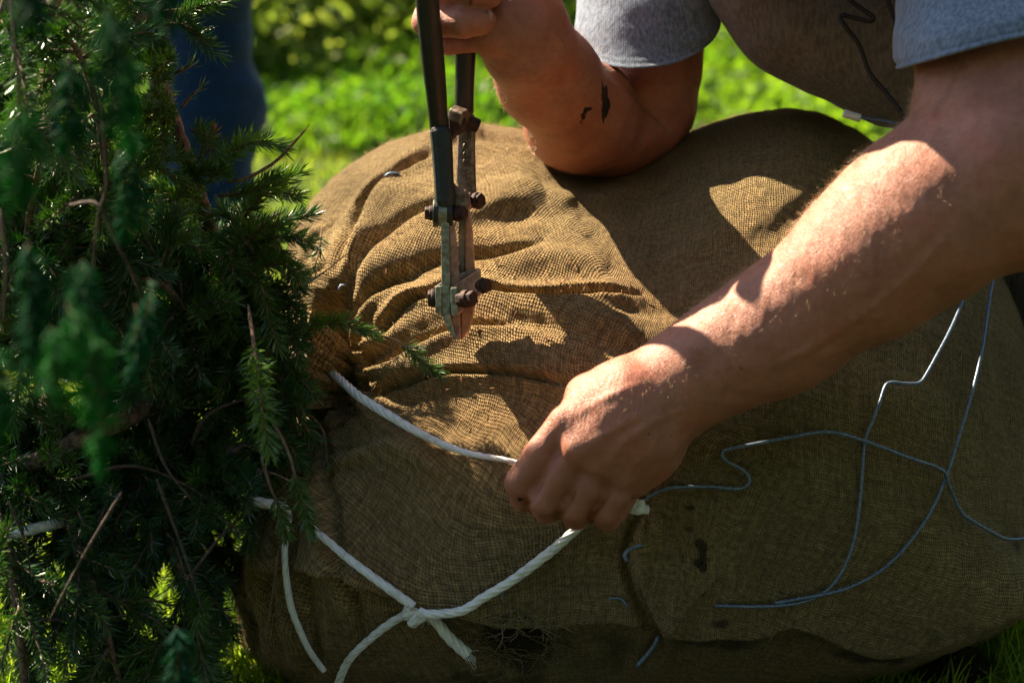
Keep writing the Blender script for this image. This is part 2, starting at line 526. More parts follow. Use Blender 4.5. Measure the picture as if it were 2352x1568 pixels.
def sdf_mesh(groups, h, B=12, disp=None):
    lo = np.full(3, 1e9); hi = -lo
    for _, _, ps in groups:
        for p in ps:
            if p[0] == 'c':
                for c, r in ((p[1], p[3]), (p[2], p[4])): lo = np.minimum(lo, c - r); hi = np.maximum(hi, c + r)
            else:
                lo = np.minimum(lo, p[1] - p[3].max()); hi = np.maximum(hi, p[1] + p[3].max())
    lo -= .02; hi += .02
    nb = np.ceil((hi - lo) / (h * B)).astype(int)
    N = nb * B + 2
    bi = np.stack(np.meshgrid(*[np.arange(n) for n in nb], indexing='ij'), -1).reshape(-1, 3)
    cen = lo + (bi + .5) * B * h
    v = sdf_eval(groups, cen)
    act = bi[np.abs(v) < B * h * .87 * 1.35 + .008]
    loc = np.stack(np.meshgrid(*[np.arange(B + 1)] * 3, indexing='ij'), -1).reshape(-1, 3)
    keyf = lambda ijk: (ijk[..., 0].astype(np.int64) * N[1] + ijk[..., 1]) * N[2] + ijk[..., 2]
    ks, ps, edges = [], [], []
    CH = 200
    for s in range(0, len(act), CH):
        ab = act[s:s + CH]
        ijk = ab[:, None, :] * B + loc[None]
        X = lo + ijk * h
        val = sdf_eval(groups, X.reshape(-1, 3)).reshape(len(ab), B + 1, B + 1, B + 1)
        if disp is not None: pass
        ijk = ijk.reshape(len(ab), B + 1, B + 1, B + 1, 3)
        inside = val < 0
        # cell vertices
        c8 = [(i, j, k) for i in (0, 1) for j in (0, 1) for k in (0, 1)]
        sub = lambda A, i, j, k: A[:, i:B + i, j:B + j, k:B + k]
        cnt = sum(sub(inside, *c).astype(int) for c in c8)
        m = (cnt > 0) & (cnt < 8)
        if not m.any(): continue
        acc = np.zeros((m.sum(), 3)); nn = np.zeros(m.sum())
        vals = {c: sub(val, *c)[m] for c in c8}
        for a in c8:
            for ax in range(3):
                if a[ax] == 1: continue
                b = list(a); b[ax] = 1; b = tuple(b)
                va, vb = vals[a], vals[b]
                x = (va < 0) != (vb < 0)
                t = np.where(x, va / (va - vb + 1e-20), 0)
                pp = np.array(a, float)[None] + t[:, None] * (np.array(b, float) - np.array(a, float))[None]
                acc += pp * x[:, None]; nn += x
        base = sub(ijk, 0, 0, 0)[m]
        ps.append(lo + (base + acc / nn[:, None]) * h); ks.append(keyf(base))
        for ax in range(3):
            sl = [slice(0, B)] * 3; sl2 = list(sl); sl2[ax] = slice(1, B + 1)
            ia = inside[(slice(None), *sl)]; ib = inside[(slice(None), *sl2)]
            x = ia != ib
            e = ijk[:, :B, :B, :B][x]
            edges.append(np.c_[e, np.full(len(e), ax), ia[x].astype(int)])
    K = np.concatenate(ks); Pv = np.vstack(ps)
    o = np.argsort(K); K = K[o]; Pv = Pv[o]
    E = np.vstack(edges)
    faces = []
    for ax in range(3):
        e = E[E[:, 3] == ax]
        b, c = [(1, 2), (2, 0), (0, 1)][ax]
        q = []
        for db, dc in ((0, 0), (-1, 0), (-1, -1), (0, -1)):
            n = e[:, :3].copy(); n[:, b] += db; n[:, c] += dc
            q.append(keyf(n))
        q = np.stack(q, 1)
        idx = np.searchsorted(K, q); idx = np.clip(idx, 0, len(K) - 1)
        ok = (K[idx] == q).all(1)
        f = idx[ok]; fl = e[ok, 4] == 0
        f[fl] = f[fl][:, ::-1]
        faces.append(f)
    return Pv, np.vstack(faces)

def polydist(u, v, poly):
    "distance, signed side and position along an open polyline"
    poly = np.asarray(poly, float)
    best = np.full(u.shape, 1e9); side = np.zeros(u.shape); par = np.zeros(u.shape)
    L = np.r_[0, np.cumsum(np.linalg.norm(np.diff(poly, axis=0), axis=1))]
    for i in range(len(poly) - 1):
        a, b = poly[i], poly[i + 1]; ab = b - a; l2 = ab @ ab
        t = np.clip(((u - a[0]) * ab[0] + (v - a[1]) * ab[1]) / l2, 0, 1)
        dx = u - a[0] - t * ab[0]; dy = v - a[1] - t * ab[1]
        dd = np.hypot(dx, dy); m = dd < best
        best[m] = dd[m]; side[m] = np.sign(ab[0] * dy - ab[1] * dx)[m]
        par[m] = ((L[i] + t * math.sqrt(l2)) / L[-1])[m]
    return best, side, par

def inpoly(u, v, poly):
    poly = np.asarray(poly, float); r = np.zeros(u.shape, bool); n = len(poly); j = n - 1
    for i in range(n):
        xi, yi = poly[i]; xj, yj = poly[j]
        c = ((yi > v) != (yj > v)) & (u < (xj - xi) * (v - yi) / (yj - yi + 1e-12) + xi)
        r ^= c; j = i
    return r

# ------------------------------------------------------------------ ground
gx = np.unique(np.r_[np.linspace(-60, -4, 15), np.linspace(-4, 4, 81), np.linspace(4, 60, 15)])
gy = np.unique(np.r_[np.linspace(-20, -2, 10), np.linspace(-2, 6, 81), np.linspace(6, 90, 20)])
GX, GY = np.meshgrid(gx, gy, indexing='ij')
def ground_z(x, y):
    p = np.stack([x, y], -1).reshape(-1, 2)
    z = .012 * sn(p, 3.0, 3, 2).reshape(np.shape(x)) + .05 * np.clip((y - 2) / 6, 0, 1)
    return z * np.clip((np.hypot(x - .1, y) - .3) * 2, 0, 1)
Vg = np.stack([GX, GY, ground_z(GX, GY)], -1).reshape(-1, 3)
nx_, ny_ = GX.shape
ii = (np.arange(nx_ - 1)[:, None] * ny_ + np.arange(ny_ - 1)[None]).ravel()
Fg = np.stack([ii, ii + ny_, ii + ny_ + 1, ii + 1], 1)
ground = tag(mk("ground", Vg, Fg, M['ground'], loc=(0, 0, 0)), kind="structure")

# ------------------------------------------------------------------ the spruce and its root ball
spruce = empty("spruce_tree", P(1400, 1500, 1.47) * [1, 1, 0], "spruce tree lying on its side with its roots balled in burlap", "tree")

SIL = [(648, 640), (662, 560), (700, 490), (790, 398), (890, 335), (985, 306), (1090, 288), (1200, 300), (1290, 345),
       (1400, 352), (1500, 345), (1580, 318), (1690, 285), (1790, 268), (1880, 277), (1960, 308), (2030, 360),
       (2150, 450), (2260, 560), (2340, 720), (2390, 900), (2400, 1080), (2385, 1250), (2370, 1390), (2300, 1460),
       (2160, 1530), (1930, 1600), (1650, 1640), (1300, 1670), (1000, 1670), (750, 1650), (610, 1580), (560, 1450),
       (575, 1280), (610, 1130), (655, 980), (668, 860), (652, 740)]
CU, CV = 1520., 900.
S_ = np.array(SIL, float)
Sc = spline(np.vstack([S_, S_[:1]]), 8.0)[:-1]
ang = np.arctan2(Sc[:, 1] - CV, Sc[:, 0] - CU); rad = np.hypot(Sc[:, 0] - CU, Sc[:, 1] - CV)
o_ = np.argsort(ang); ang = ang[o_]; rad = rad[o_]
NB = 840
a1 = np.linspace(-1, 1, NB)
A_, B_ = np.meshgrid(a1, a1, indexing='ij')
# concentric square-to-disc map
bigA = np.abs(A_) > np.abs(B_)
rr_ = np.where(bigA, A_, B_)
with np.errstate(divide='ignore', invalid='ignore'):
    ph_ = np.where(bigA, (np.pi / 4) * (B_ / np.where(A_ == 0, 1, A_)), np.pi / 2 - (np.pi / 4) * (A_ / np.where(B_ == 0, 1, B_)))
x_ = rr_ * np.cos(ph_); y_ = rr_ * np.sin(ph_)
rho = np.hypot(x_, y_).ravel(); tht = np.arctan2(y_, x_).ravel()
phi = np.where(rho < .72, rho / .72 * (math.pi * .56), math.pi * .56 + (rho - .72) / .28 * (math.pi * .44))
Rs = np.interp(tht, ang, rad, period=2 * np.pi)
sp = np.sin(np.minimum(phi, math.pi))
ub = CU + Rs * np.cos(tht) * np.abs(sp) ** .92
vb = CV + Rs * np.sin(tht) * np.abs(sp) ** .92
DC, DD = 1.47, .20
cphi = np.cos(phi)
db = DC - DD * np.sign(cphi) * np.abs(cphi) ** .95 * np.where(cphi > 0, 1, 1.15)
db = db - (.060 * np.tanh((vb - 690) / 290) + .030 * np.tanh((ub - 1350) / 380) * np.exp(-((vb - 700) / 500) ** 2)) * np.clip(cphi + .5, 0, 1)
Vb = P(ub, vb, db)

def normals_grid(V, n):
    G = V.reshape(n, n, 3)
    N = np.cross(np.gradient(G, axis=0), np.gradient(G, axis=1))
    N = N.reshape(-1, 3); L = np.linalg.norm(N, axis=1)[:, None]; N = N / (L + 1e-15)
    c = V.mean(0); s = np.sign(((V - c) * N).sum(1))[:, None]
    return N * np.where(s == 0, 1, s)
Nb = normals_grid(Vb, NB)
front = np.clip((cphi + .35) / .35, 0, 1)
fi = np.where(front > 0)[0]
U_, V_ = ub[fi], vb[fi]
H = np.zeros(len(fi))
wob = 10 * sn(np.c_[U_, V_], 1 / 90., 11, 2)
wob2 = 10 * sn(np.c_[U_, V_], 1 / 70., 12, 2)
Uw, Vw = U_ + wob, V_ + wob2

def ridge(poly, w, h, taper=.18, wl=None, wr=None):
    global H
    P2 = np.array(poly, float); mw = 4 * max(w, wl or 0, wr or 0)
    lo = P2.min(0) - mw; hi = P2.max(0) + mw
    m = (Uw > lo[0]) & (Uw < hi[0]) & (Vw > lo[1]) & (Vw < hi[1])
    d, s, t = polydist(Uw[m], Vw[m], spline(P2, 25))
    ww = np.where(s > 0, wr or w, wl or w)
    tp = np.clip(np.minimum(t, 1 - t) / taper, 0, 1) ** .7
    H[m] += .84 * h * np.exp(-(d / (ww * (1.3 if h > .0055 else 1.0))) ** 2) * tp

def crease(poly, w, h, bulge=1.6, taper=.15):
    "a narrow valley with soft shoulders"
    ridge(poly, w, -h, taper); ridge(poly, w * 3.2, h * .35 * bulge, taper)

def step(poly, w, L, h, side=1, taper=.12):
    global H
    P2 = np.array(poly, float)
    lo = P2.min(0) - 3 * L; hi = P2.max(0) + 3 * L
    m = (Uw > lo[0]) & (Uw < hi[0]) & (Vw > lo[1]) & (Vw < hi[1])
    d, s, t = polydist(Uw[m], Vw[m], spline(P2, 25))
    sd_ = d * s * side
    tp = np.clip(np.minimum(t, 1 - t) / taper, 0, 1)
    H[m] += h * tp * .5 * (1 + np.tanh(sd_ / w)) * np.exp(-np.maximum(sd_, 0) / L)

# --- large body shape
def blob(u, v, w1, w2, h, rot=0):
    global H
    c, s = math.cos(rot), math.sin(rot)
    x = (Uw - u) * c + (Vw - v) * s; y = -(Uw - u) * s + (Vw - v) * c
    H += h * np.exp(-(x / w1) ** 2 - (y / w2) ** 2)
blob(1790, 420, 260, 150, .012)
blob(1000, 470, 260, 160, .004, -.3)
blob(900, 1040, 90, 90, .010)
blob(1390, 385, 130, 50, -.010)              # pressed in by the elbow
blob(735, 850, 62, 80, -.026)                # where the burlap closes round the trunk
blob(1600, 1290, 170, 150, .012)
# --- folds radiating from the trunk
dx, dy = Uw - 745, Vw - 850
r_ = np.hypot(dx, dy); a_ = np.arctan2(dy, dx)
H += .0055 * np.sin(11 * a_ + 1.2 * np.sin(3 * a_ + 1) + .0 * r_) * np.clip((r_ - 40) / 60, 0, 1) * np.exp(-np.maximum(r_ - 100, 0) / 120.)
H += .0028 * np.sin(23 * a_ + 2 * np.sin(2 * a_)) * np.clip((r_ - 30) / 60, 0, 1) * np.exp(-np.maximum(r_ - 80, 0) / 90.)
ridge([(715, 715), (770, 640), (810, 545), (870, 470), (950, 425)], 24, .012, .2)
ridge([(735, 735), (800, 655), (842, 580), (900, 500), (1010, 430)], 20, .010, .2)
crease([(770, 745), (830, 660), (870, 590), (960, 520), (1080, 455)], 12, .010)
ridge([(700, 700), (715, 620), (760, 530)], 22, .010)
crease([(700, 690), (735, 600), (790, 510)], 9, .007)
crease([(805, 665), (835, 575), (880, 470), (935, 400), (1000, 355)], 10, .011)
crease([(690, 700), (730, 650), (800, 640)], 9, .009)
ridge([(760, 745), (815, 665), (885, 605), (980, 560), (1100, 500), (1250, 440)], 34, .013, .15, wr=26, wl=48)
crease([(1000, 640), (920, 650), (860, 690), (800, 760)], 12, .006)
ridge([(800, 790), (860, 715), (940, 680), (1010, 665), (1100, 640), (1250, 600), (1400, 610)], 26, .008, .15)
crease([(870, 770), (930, 722), (1010, 688), (1100, 678), (1240, 686), (1370, 690), (1480, 684)], 7, .019, 1.5)
ridge([(850, 770), (930, 705), (1000, 690)], 12, .006)
ridge([(860, 800), (960, 745), (1060, 728), (1180, 722), (1330, 740), (1480, 770)], 22, .007, .2)
crease([(1060, 600), (1200, 636), (1330, 655), (1480, 690)], 28, .003)
crease([(1180, 750), (1300, 780), (1420, 800), (1520, 800)], 20, .006, 1.2)
ridge([(830, 930), (880, 870), (980, 820), (1120, 808), (1260, 835), (1340, 860)], 26, .009, .15)
crease([(835, 925), (880, 893), (990, 872), (1100, 863), (1200, 866), (1310, 880)], 7, .018, 1.4)
crease([(800, 780), (838, 830), (820, 890), (805, 960), (760, 1010)], 10, .014, 1.6)
ridge([(780, 1010), (840, 985), (930, 960), (1010, 1010)], 26, .006)
ridge([(800, 1085), (880, 1045), (960, 1050), (1020, 1100)], 22, .008)
crease([(770, 1060), (850, 1040), (940, 1020)], 9, .005)
crease([(720, 1170), (780, 1110), (880, 1080)], 12, .006)
crease([(830, 950), (950, 1005), (1080, 1045), (1180, 1062)], 8, .004)
ridge([(1160, 420), (1300, 455), (1420, 440), (1560, 400)], 22, .004)
crease([(1060, 430), (1200, 400), (1320, 425), (1450, 425), (1600, 385)], 16, .0022)
crease([(1080, 520), (1230, 500), (1400, 480), (1620, 430), (1760, 420)], 20, .0022)
crease([(1600, 600), (1760, 560), (1900, 480)], 26, .003)
crease([(1000, 370), (1060, 330), (1130, 315), (1240, 330)], 10, .006)
ridge([(960, 330), (1040, 312), (1110, 300)], 12, .006)
ridge([(790, 700), (860, 640), (960, 600), (1100, 560), (1260, 520)], 18, .006, .3)
crease([(820, 720), (900, 655), (1010, 612), (1140, 585), (1260, 560)], 9, .009, 1.2)
ridge([(920, 840), (1040, 790), (1180, 775), (1330, 790), (1440, 800)], 14, .006, .2)
crease([(850, 860), (950, 800), (1060, 770), (1200, 760)], 8, .008, 1.2)
ridge([(790, 860), (830, 800), (880, 770)], 12, .008)
crease([(1480, 640), (1560, 610), (1640, 600)], 12, .003)
crease([(1300, 690), (1420, 725), (1540, 720), (1640, 690)], 16, .005, 1.2)
# --- lower left gathers running down from the trunk
for k, (x0, x1, y1) in enumerate([(650, 600, 1540), (690, 660, 1560), (730, 720, 1560), (790, 830, 1500)]):
    crease([(735 + (x0 - 735) * .3, 960), (x0, 1130), ((x0 + x1) / 2 - 6, 1300), (x1, y1)], 13, .014, 1.8, .2)
ridge([(700, 1060), (640, 1230), (600, 1420)], 24, .016)
ridge([(790, 1060), (770, 1230), (790, 1420)], 22, .012)
ridge([(690, 930), (655, 1010), (620, 1120)], 20, .014)
ridge([(745, 1080), (700, 1270), (690, 1500)], 22, .014)
# --- overlapped edges and the bulging flap lower right
step([(640, 1325), (760, 1318), (880, 1345), (1000, 1385), (1140, 1398), (1290, 1395), (1440, 1392), (1500, 1402)], 3.5, 90, .020, -1, .06)
step([(1500, 1170), (1466, 1195), (1452, 1250), (1470, 1310), (1500, 1375), (1520, 1400)], 5, 110, .015, -1, .08)
crease([(1480, 1160), (1450, 1210), (1436, 1270), (1452, 1330), (1480, 1395)], 9, .010, 1.2)
step([(1480, 1398), (1640, 1408), (1740, 1424), (1800, 1408), (1900, 1440), (2000, 1462), (2110, 1440), (2260, 1390), (2370, 1300)], 5, 100, .022, -1, .05)
crease([(1440, 1400), (1560, 1425), (1640, 1412)], 10, .008)
crease([(1510, 1400), (1500, 1460), (1460, 1540)], 14, .008)
crease([(1540, 1150), (1600, 1130), (1650, 1140)], 16, .005)
crease([(2230, 700), (2290, 830), (2330, 1000)], 20, .005)
crease([(2270, 760), (2320, 880), (2345, 1050)], 9, .003)
blob(1180, 1474, 84, 44, -.034)              # the torn hole
blob(1230, 1445, 40, 25, -.015)
step([(1090, 1440), (1120, 1418), (1200, 1412), (1290, 1430)], 3, 30, .006, -1)
P2n = np.c_[U_, V_]
H += .0009 * sn(P2n, 1 / 60., 21, 3) + .0018 * sn(P2n, 1 / 150., 22, 2) + .0004 * sn(P2n * [1, 1.6], 1 / 14., 23, 2)
Vb[fi] += Nb[fi] * (H * front[fi])[:, None]
Vb[:, 2] = np.where(Vb[:, 2] < .004, .004 + (Vb[:, 2] - .004) * .02, Vb[:, 2])
jj = (np.arange(NB - 1)[:, None] * NB + np.arange(NB - 1)[None]).ravel()
Fb = np.stack([jj, jj + NB, jj + NB + 1, jj + 1], 1)
# orient outward
G0 = Vb.reshape(NB, NB, 3); cN = np.cross(G0[NB // 2 + 1, NB // 2] - G0[NB // 2, NB // 2], G0[NB // 2, NB // 2 + 1] - G0[NB // 2, NB // 2])
if cN @ FW > 0: Fb = Fb[:, ::-1]
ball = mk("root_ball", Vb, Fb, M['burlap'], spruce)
arc = np.minimum(phi, math.pi) * .235
rot = .22
bu = arc * np.cos(tht) * 1.15; bv = arc * np.sin(tht) * .95
set_uv(ball, np.c_[bu * math.cos(rot) + bv * math.sin(rot), -bu * math.sin(rot) + bv * math.cos(rot)])
# cloth marks: soil with base shade painted in, rust stains, olive tone
dirt_shade = np.zeros(len(Vb)); rust = np.zeros(len(Vb)); olive = np.zeros(len(Vb))
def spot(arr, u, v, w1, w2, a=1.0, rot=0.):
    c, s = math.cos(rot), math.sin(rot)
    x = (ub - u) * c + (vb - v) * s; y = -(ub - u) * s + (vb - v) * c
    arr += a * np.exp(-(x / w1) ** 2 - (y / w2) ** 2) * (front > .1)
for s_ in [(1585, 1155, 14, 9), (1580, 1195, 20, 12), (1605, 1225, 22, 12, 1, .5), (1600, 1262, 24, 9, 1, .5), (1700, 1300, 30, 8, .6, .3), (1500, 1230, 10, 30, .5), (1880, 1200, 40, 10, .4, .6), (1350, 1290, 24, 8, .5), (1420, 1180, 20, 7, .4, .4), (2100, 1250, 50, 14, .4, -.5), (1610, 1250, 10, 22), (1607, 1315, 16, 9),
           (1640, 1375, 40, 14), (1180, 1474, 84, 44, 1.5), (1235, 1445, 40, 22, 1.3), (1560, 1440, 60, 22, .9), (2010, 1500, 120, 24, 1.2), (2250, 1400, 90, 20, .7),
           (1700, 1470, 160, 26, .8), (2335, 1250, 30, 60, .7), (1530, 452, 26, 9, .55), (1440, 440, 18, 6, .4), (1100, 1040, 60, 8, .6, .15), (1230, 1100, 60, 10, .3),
           (650, 1440, 60, 140, .42), (1060, 1560, 420, 50, .62), (900, 1470, 160, 40, .35), (1400, 1480, 160, 60, .55), (760, 1130, 60, 70, .4), (2040, 1420, 160, 30, .45), (2330, 1000, 30, 160, .35), (1330, 1350, 80, 20, .35), (1950, 1330, 60, 12, .4, -.4), (1000, 620, 12, 6, .4)]:  # wide low spots paint the deep shade at the ball's foot into the cloth
    spot(dirt_shade, *s_)
for s_ in [(1480, 680, 420, 120, .42), (1150, 960, 230, 110, .35), (1250, 820, 160, 60, .3), (980, 250, 60, 40, .5), (1680, 1000, 300, 90, .25), (2090, 1000, 60, 40, .3)]:
    spot(rust, *s_)
for s_ in [(1900, 1150, 420, 330, .7), (1100, 1250, 350, 170, .6), (1300, 1500, 800, 140, .7)]:  # darker green-grey tone over the lower and right cloth
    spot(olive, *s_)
set_attr(ball, "dirt_shade", np.clip(dirt_shade, 0, 1.3)); set_attr(ball, "rust", np.clip(rust, 0, .7)); set_attr(ball, "olive", np.clip(olive, 0, 1))

# coarse ray target for laying things on the cloth
sub_ = 3
Gs = G0[::sub_, ::sub_]; ns = Gs.shape[0]
js = (np.arange(ns - 1)[:, None] * ns + np.arange(ns - 1)[None]).ravel()
bvh = BVHTree.FromPolygons([tuple(p) for p in Gs.reshape(-1, 3)], np.stack([js, js + ns, js + ns + 1, js + 1], 1).tolist())
def depth_at(u, v, default=1.45):
    dr = P(u, v, 1.0) - CAM
    hit = bvh.ray_cast(Vector(CAM), Vector(dr / np.linalg.norm(dr)))
    if hit[0] is None: return default
    return float((np.array(hit[0]) - CAM) @ FW)
def nearest(p):
    h = bvh.find_nearest(Vector(p))
    n = np.array(h[1]); q = np.array(h[0])
    if n @ (q - np.array([.12, 0.02, .2])) < 0: n = -n
    return q, n
def lay(pts, off, step_=.002, sag=0.0):
    "follow the cloth surface through photo points; off = clearance in m"
    s = spline(np.array(pts, float), 12)
    d = np.array([depth_at(u, v) for u, v in s[:, :2]])
    k = 5; dp = np.pad(d, k, mode='edge')
    dm = np.array([dp[i:i + 2 * k + 1].min() for i in range(len(d))]); dp = np.pad(dm, k, mode='edge')
    ds = np.array([dp[i:i + 2 * k + 1].mean() for i in range(len(d))])
    d = np.minimum(ds, d)
    return spline(P(s[:, 0], s[:, 1], d - off), step_)

# loose jute fibres standing off the cloth
def curls(points, normals, L, r, seg=4, curl=.9, along=None):
    n = len(points)
    d = normals * .6 + rng.normal(size=(n, 3)) * .75
    if along is not None: d += along
    d /= np.linalg.norm(d, axis=1)[:, None]
    L = L * rng.uniform(.4, 1.3, n)
    ctr = [points - normals * .0006]
    for k in range(seg):
        d = d + rng.normal(size=(n, 3)) * curl * .35 - (0.15 * k * normals * curl if along is None else 0)
        d /= np.linalg.norm(d, axis=1)[:, None]
        ctr.append(ctr[-1] + d * (L / seg)[:, None])
    C = np.stack(ctr, 1)
    T = np.gradient(C, axis=1); T /= np.linalg.norm(T, axis=2)[..., None] + 1e-12
    a = rng.normal(size=(n, 1, 3)); N = np.cross(T, a); N /= np.linalg.norm(N, axis=2)[..., None] + 1e-12
    Bn = np.cross(T, N)
    w_ = np.linspace(1, .35, seg + 1)[None, :, None] * r
    V = np.stack([C + w_ * N, C + w_ * (-.5 * N + .87 * Bn), C + w_ * (-.5 * N - .87 * Bn)], 2)
    V = V.reshape(-1, 3)
    base = (np.arange(n) * (seg + 1) * 3)[:, None, None]
    s_ = (np.arange(seg) * 3)[None, :, None]
    q = np.arange(3)[None, None, :]; q2 = (q + 1) % 3
    F = np.stack([base + s_ + q, base + s_ + q2, base + s_ + 3 + q2, base + s_ + 3 + q], -1).reshape(-1, 4)
    return V, F

Nb2 = normals_grid(Vb, NB)
cand = np.where((front > .25) & (Vb[:, 2] > .01))[0]
fuzz_w = np.ones(len(cand)) * .25
uc, vc = ub[cand], vb[cand]
fuzz_w += 2.2 * np.exp(-((uc - 1380) / 120) ** 2 - ((vc - 610) / 40) ** 2) + 1.5 * np.exp(-((uc - 900) / 110) ** 2 - ((vc - 930) / 60) ** 2)
fuzz_w += 1.5 * np.exp(-((uc - 930) / 80) ** 2 - ((vc - 1090) / 40) ** 2) + 1.2 * np.exp(-((uc - 1150) / 140) ** 2 - ((vc - 760) / 40) ** 2)
sil_edge = np.abs((Nb2[cand] @ FW)) < .25
fuzz_w += 1.2 * sil_edge
pick = rng.choice(cand, 7500, p=fuzz_w / fuzz_w.sum())
Vf, Ff = curls(Vb[pick], Nb2[pick], .0065, .00010)
pick2 = rng.choice(cand, 350, p=fuzz_w / fuzz_w.sum())
Vf2, Ff2 = curls(Vb[pick2], Nb2[pick2], .016, .00013, seg=6)
Vf2, Ff2 = Vf2, Ff2 + len(Vf)
fz = mk("fibres", np.vstack([Vf, Vf2]), np.vstack([Ff, Ff2]), M['fibre'], ball)
tag(fz, kind="stuff")
# frayed strands round the torn hole
parts = []
for k in range(70):
    a = rng.uniform(0, 6.28); u0 = 1190 + 92 * math.cos(a) * rng.uniform(.6, 1.1); v0 = 1468 + 46 * math.sin(a) * rng.uniform(.6, 1.1)
    L = rng.uniform(30, 95); b = rng.choice([0, math.pi, math.pi / 2, -math.pi / 2]) + .2 + rng.normal() * .22
    pts = [(u0, v0), (u0 + L * .5 * math.cos(b) + rng.normal() * 7, v0 + L * .4 * math.sin(b) + rng.normal() * 7), (u0 + L * math.cos(b + .3), v0 + L * .75 * math.sin(b + .3))]
    parts.append(tube(lay(pts, rng.uniform(.001, .005), .004), rng.uniform(.00022, .00045), 5))
Vv, Ff_ = join(parts)
mk("frayed_strands", Vv, Ff_, M['darkfibre'], ball)['kind'] = 'stuff'

# gathered collar of cloth round the trunk
def ruffle(cpts, r0, amp, n1, flare):
    c = spline(PR(cpts), .003); T, N, B = frames(c)
    ns_ = 160; th = np.linspace(0, 2 * np.pi, ns_, endpoint=False)
    V = []
    for i in range(len(c)):
        f = i / (len(c) - 1)
        rr = r0 * (1 + flare * (abs(f - .35) * 1.6) ** 1.5) * (1 + amp * (np.sin(n1 * th + 2 * np.sin(2 * th) + f * 1.5)) + amp * .5 * np.sin(2.3 * n1 * th // 1 * 0 + 29 * th + f * 3))
        V.append(c[i] + rr[:, None] * (np.cos(th)[:, None] * N[i] + np.sin(th)[:, None] * B[i]))
    V = np.vstack(V); n = len(c)
    i = np.arange(n - 1)[:, None] * ns_; j = np.arange(ns_)[None]; k = (j + 1) % ns_
    F = np.stack([i + j, i + k, i + ns_ + k, i + ns_ + j], -1).reshape(-1, 4)
    return V, F, n, ns_
Vr, Fr, n1_, n2_ = ruffle([(800, 880, 1.385), (745, 862, 1.365), (700, 845, 1.352), (672, 835, 1.348)], .0245, .14, 9, .55)
co = mk("burlap_collar", Vr, Fr, M['burlap'], spruce)
uvr = np.stack(np.meshgrid(np.arange(n1_) * .003, np.arange(n2_) / n2_ * .19, indexing='ij'), -1).reshape(-1, 2)
set_uv(co, uvr)
for a in ("dirt_shade", "olive", "rust"): set_attr(co, a, np.full(len(Vr), .4 if a == "olive" else 0.0))
m_ = co.modifiers.new("thickness", 'SOLIDIFY'); m_.thickness = .0012
# ------------------------------------------------------------------ trunk and branches
def wood(name, pts, r0, r1, mat_, parent, rough=.06, step_=.006, nseg=14, label=None):
    s = spline(PR(pts), step_)
    t = np.linspace(0, 1, len(s))
    V, F = tube(s, r0 + (r1 - r0) * t, nseg, rough=rough)
    return mk(name, V, F, mat_, parent)
wood("trunk", [(830, 885, 1.42), (740, 865, 1.385), (600, 862, 1.37), (430, 850, 1.38), (250, 830, 1.41), (0, 800, 1.45), (-400, 740, 1.52), (-1100, 640, 1.65)],
     .0175, .012, M['bark'], spruce, .07, .005, 30)

class Shoots:
    def __init__(s): s.paths = []; s.wood = []
    def add(s, path, nlen, dens, tint, bare=0.0, wr=.0012): s.paths.append((path, nlen, dens, tint, bare, wr))

def needles_mesh(paths):
    base, dirs, tip, tints, widths = [], [], [], [], []
    for path, nlen, dens, tint, bare, wr in paths:
        T, N, B = frames(path)
        L = np.linalg.norm(np.diff(path, axis=0), axis=1).sum()
        n = int(L * (1 - bare) * dens)
        if n < 3: continue
        t = bare + (1 - bare) * np.sort(rng.uniform(0, 1, n)); x = t * (len(path) - 1)
        i = np.clip(x.astype(int), 0, len(path) - 2); f = (x - i)[:, None]
        p = path[i] * (1 - f) + path[i + 1] * f
        th = rng.uniform(0, 2 * np.pi, n)
        radial = np.cos(th)[:, None] * N[i] + np.sin(th)[:, None] * B[i]
        up = np.array([0, 0, .35])
        fw = rng.uniform(.6, 1.35, n)[:, None] + np.clip((t - .85) / .15, 0, 1)[:, None] * 1.2
        d = radial * .85 + T[i] * fw + up * .5 + rng.normal(size=(n, 3)) * .10
        d /= np.linalg.norm(d, axis=1)[:, None]
        ln = nlen * rng.uniform(.75, 1.15, n) * (1 - .25 * t ** 4)
        base.append(p + radial * wr * .6); dirs.append(d); tip.append(ln)
        tints.append(np.clip(tint + rng.normal(size=n) * .12, 0, 1))
    p = np.vstack(base); d = np.vstack(dirs); ln = np.concatenate(tip)[:, None]; ti = np.concatenate(tints)
    a = rng.normal(size=p.shape); s1 = np.cross(d, a); s1 /= np.linalg.norm(s1, axis=1)[:, None]; s2 = np.cross(d, s1)
    w0 = .00050
    bend = (s1 * rng.normal(size=ln.shape) * .05 + np.array([0, 0, .05])) * ln
    mid = p + d * ln * .55
    tp = p + d * ln + bend
    def ring(c, w): return [c + s1 * w, c + (-.5 * s1 + .87 * s2) * w, c + (-.5 * s1 - .87 * s2) * w]
    V = np.stack(ring(p, w0 * .6) + ring(mid, w0) + [tp], 1)
    b = (np.arange(len(p)) * 7)[:, None]
    F = np.concatenate([np.stack([b[:, 0] + i, b[:, 0] + (i + 1) % 3, b[:, 0] + 3 + (i + 1) % 3], 1) for i in range(3)] +
                       [np.stack([b[:, 0] + i, b[:, 0] + 3 + (i + 1) % 3, b[:, 0] + 3 + i], 1) for i in range(3)] +
                       [np.stack([b[:, 0] + 3 + i, b[:, 0] + 3 + (i + 1) % 3, b[:, 0] + 6], 1) for i in range(3)])
    return V.reshape(-1, 3), F, np.repeat(ti, 7)

def bound(v):
    return np.interp(v, [-200, 0, 120, 250, 330, 480, 560, 700, 800, 950, 1050, 1200, 1300, 1450, 1600],
                        [395, 380, 385, 400, 470, 580, 650, 655, 680, 720, 690, 640, 600, 560, 540])

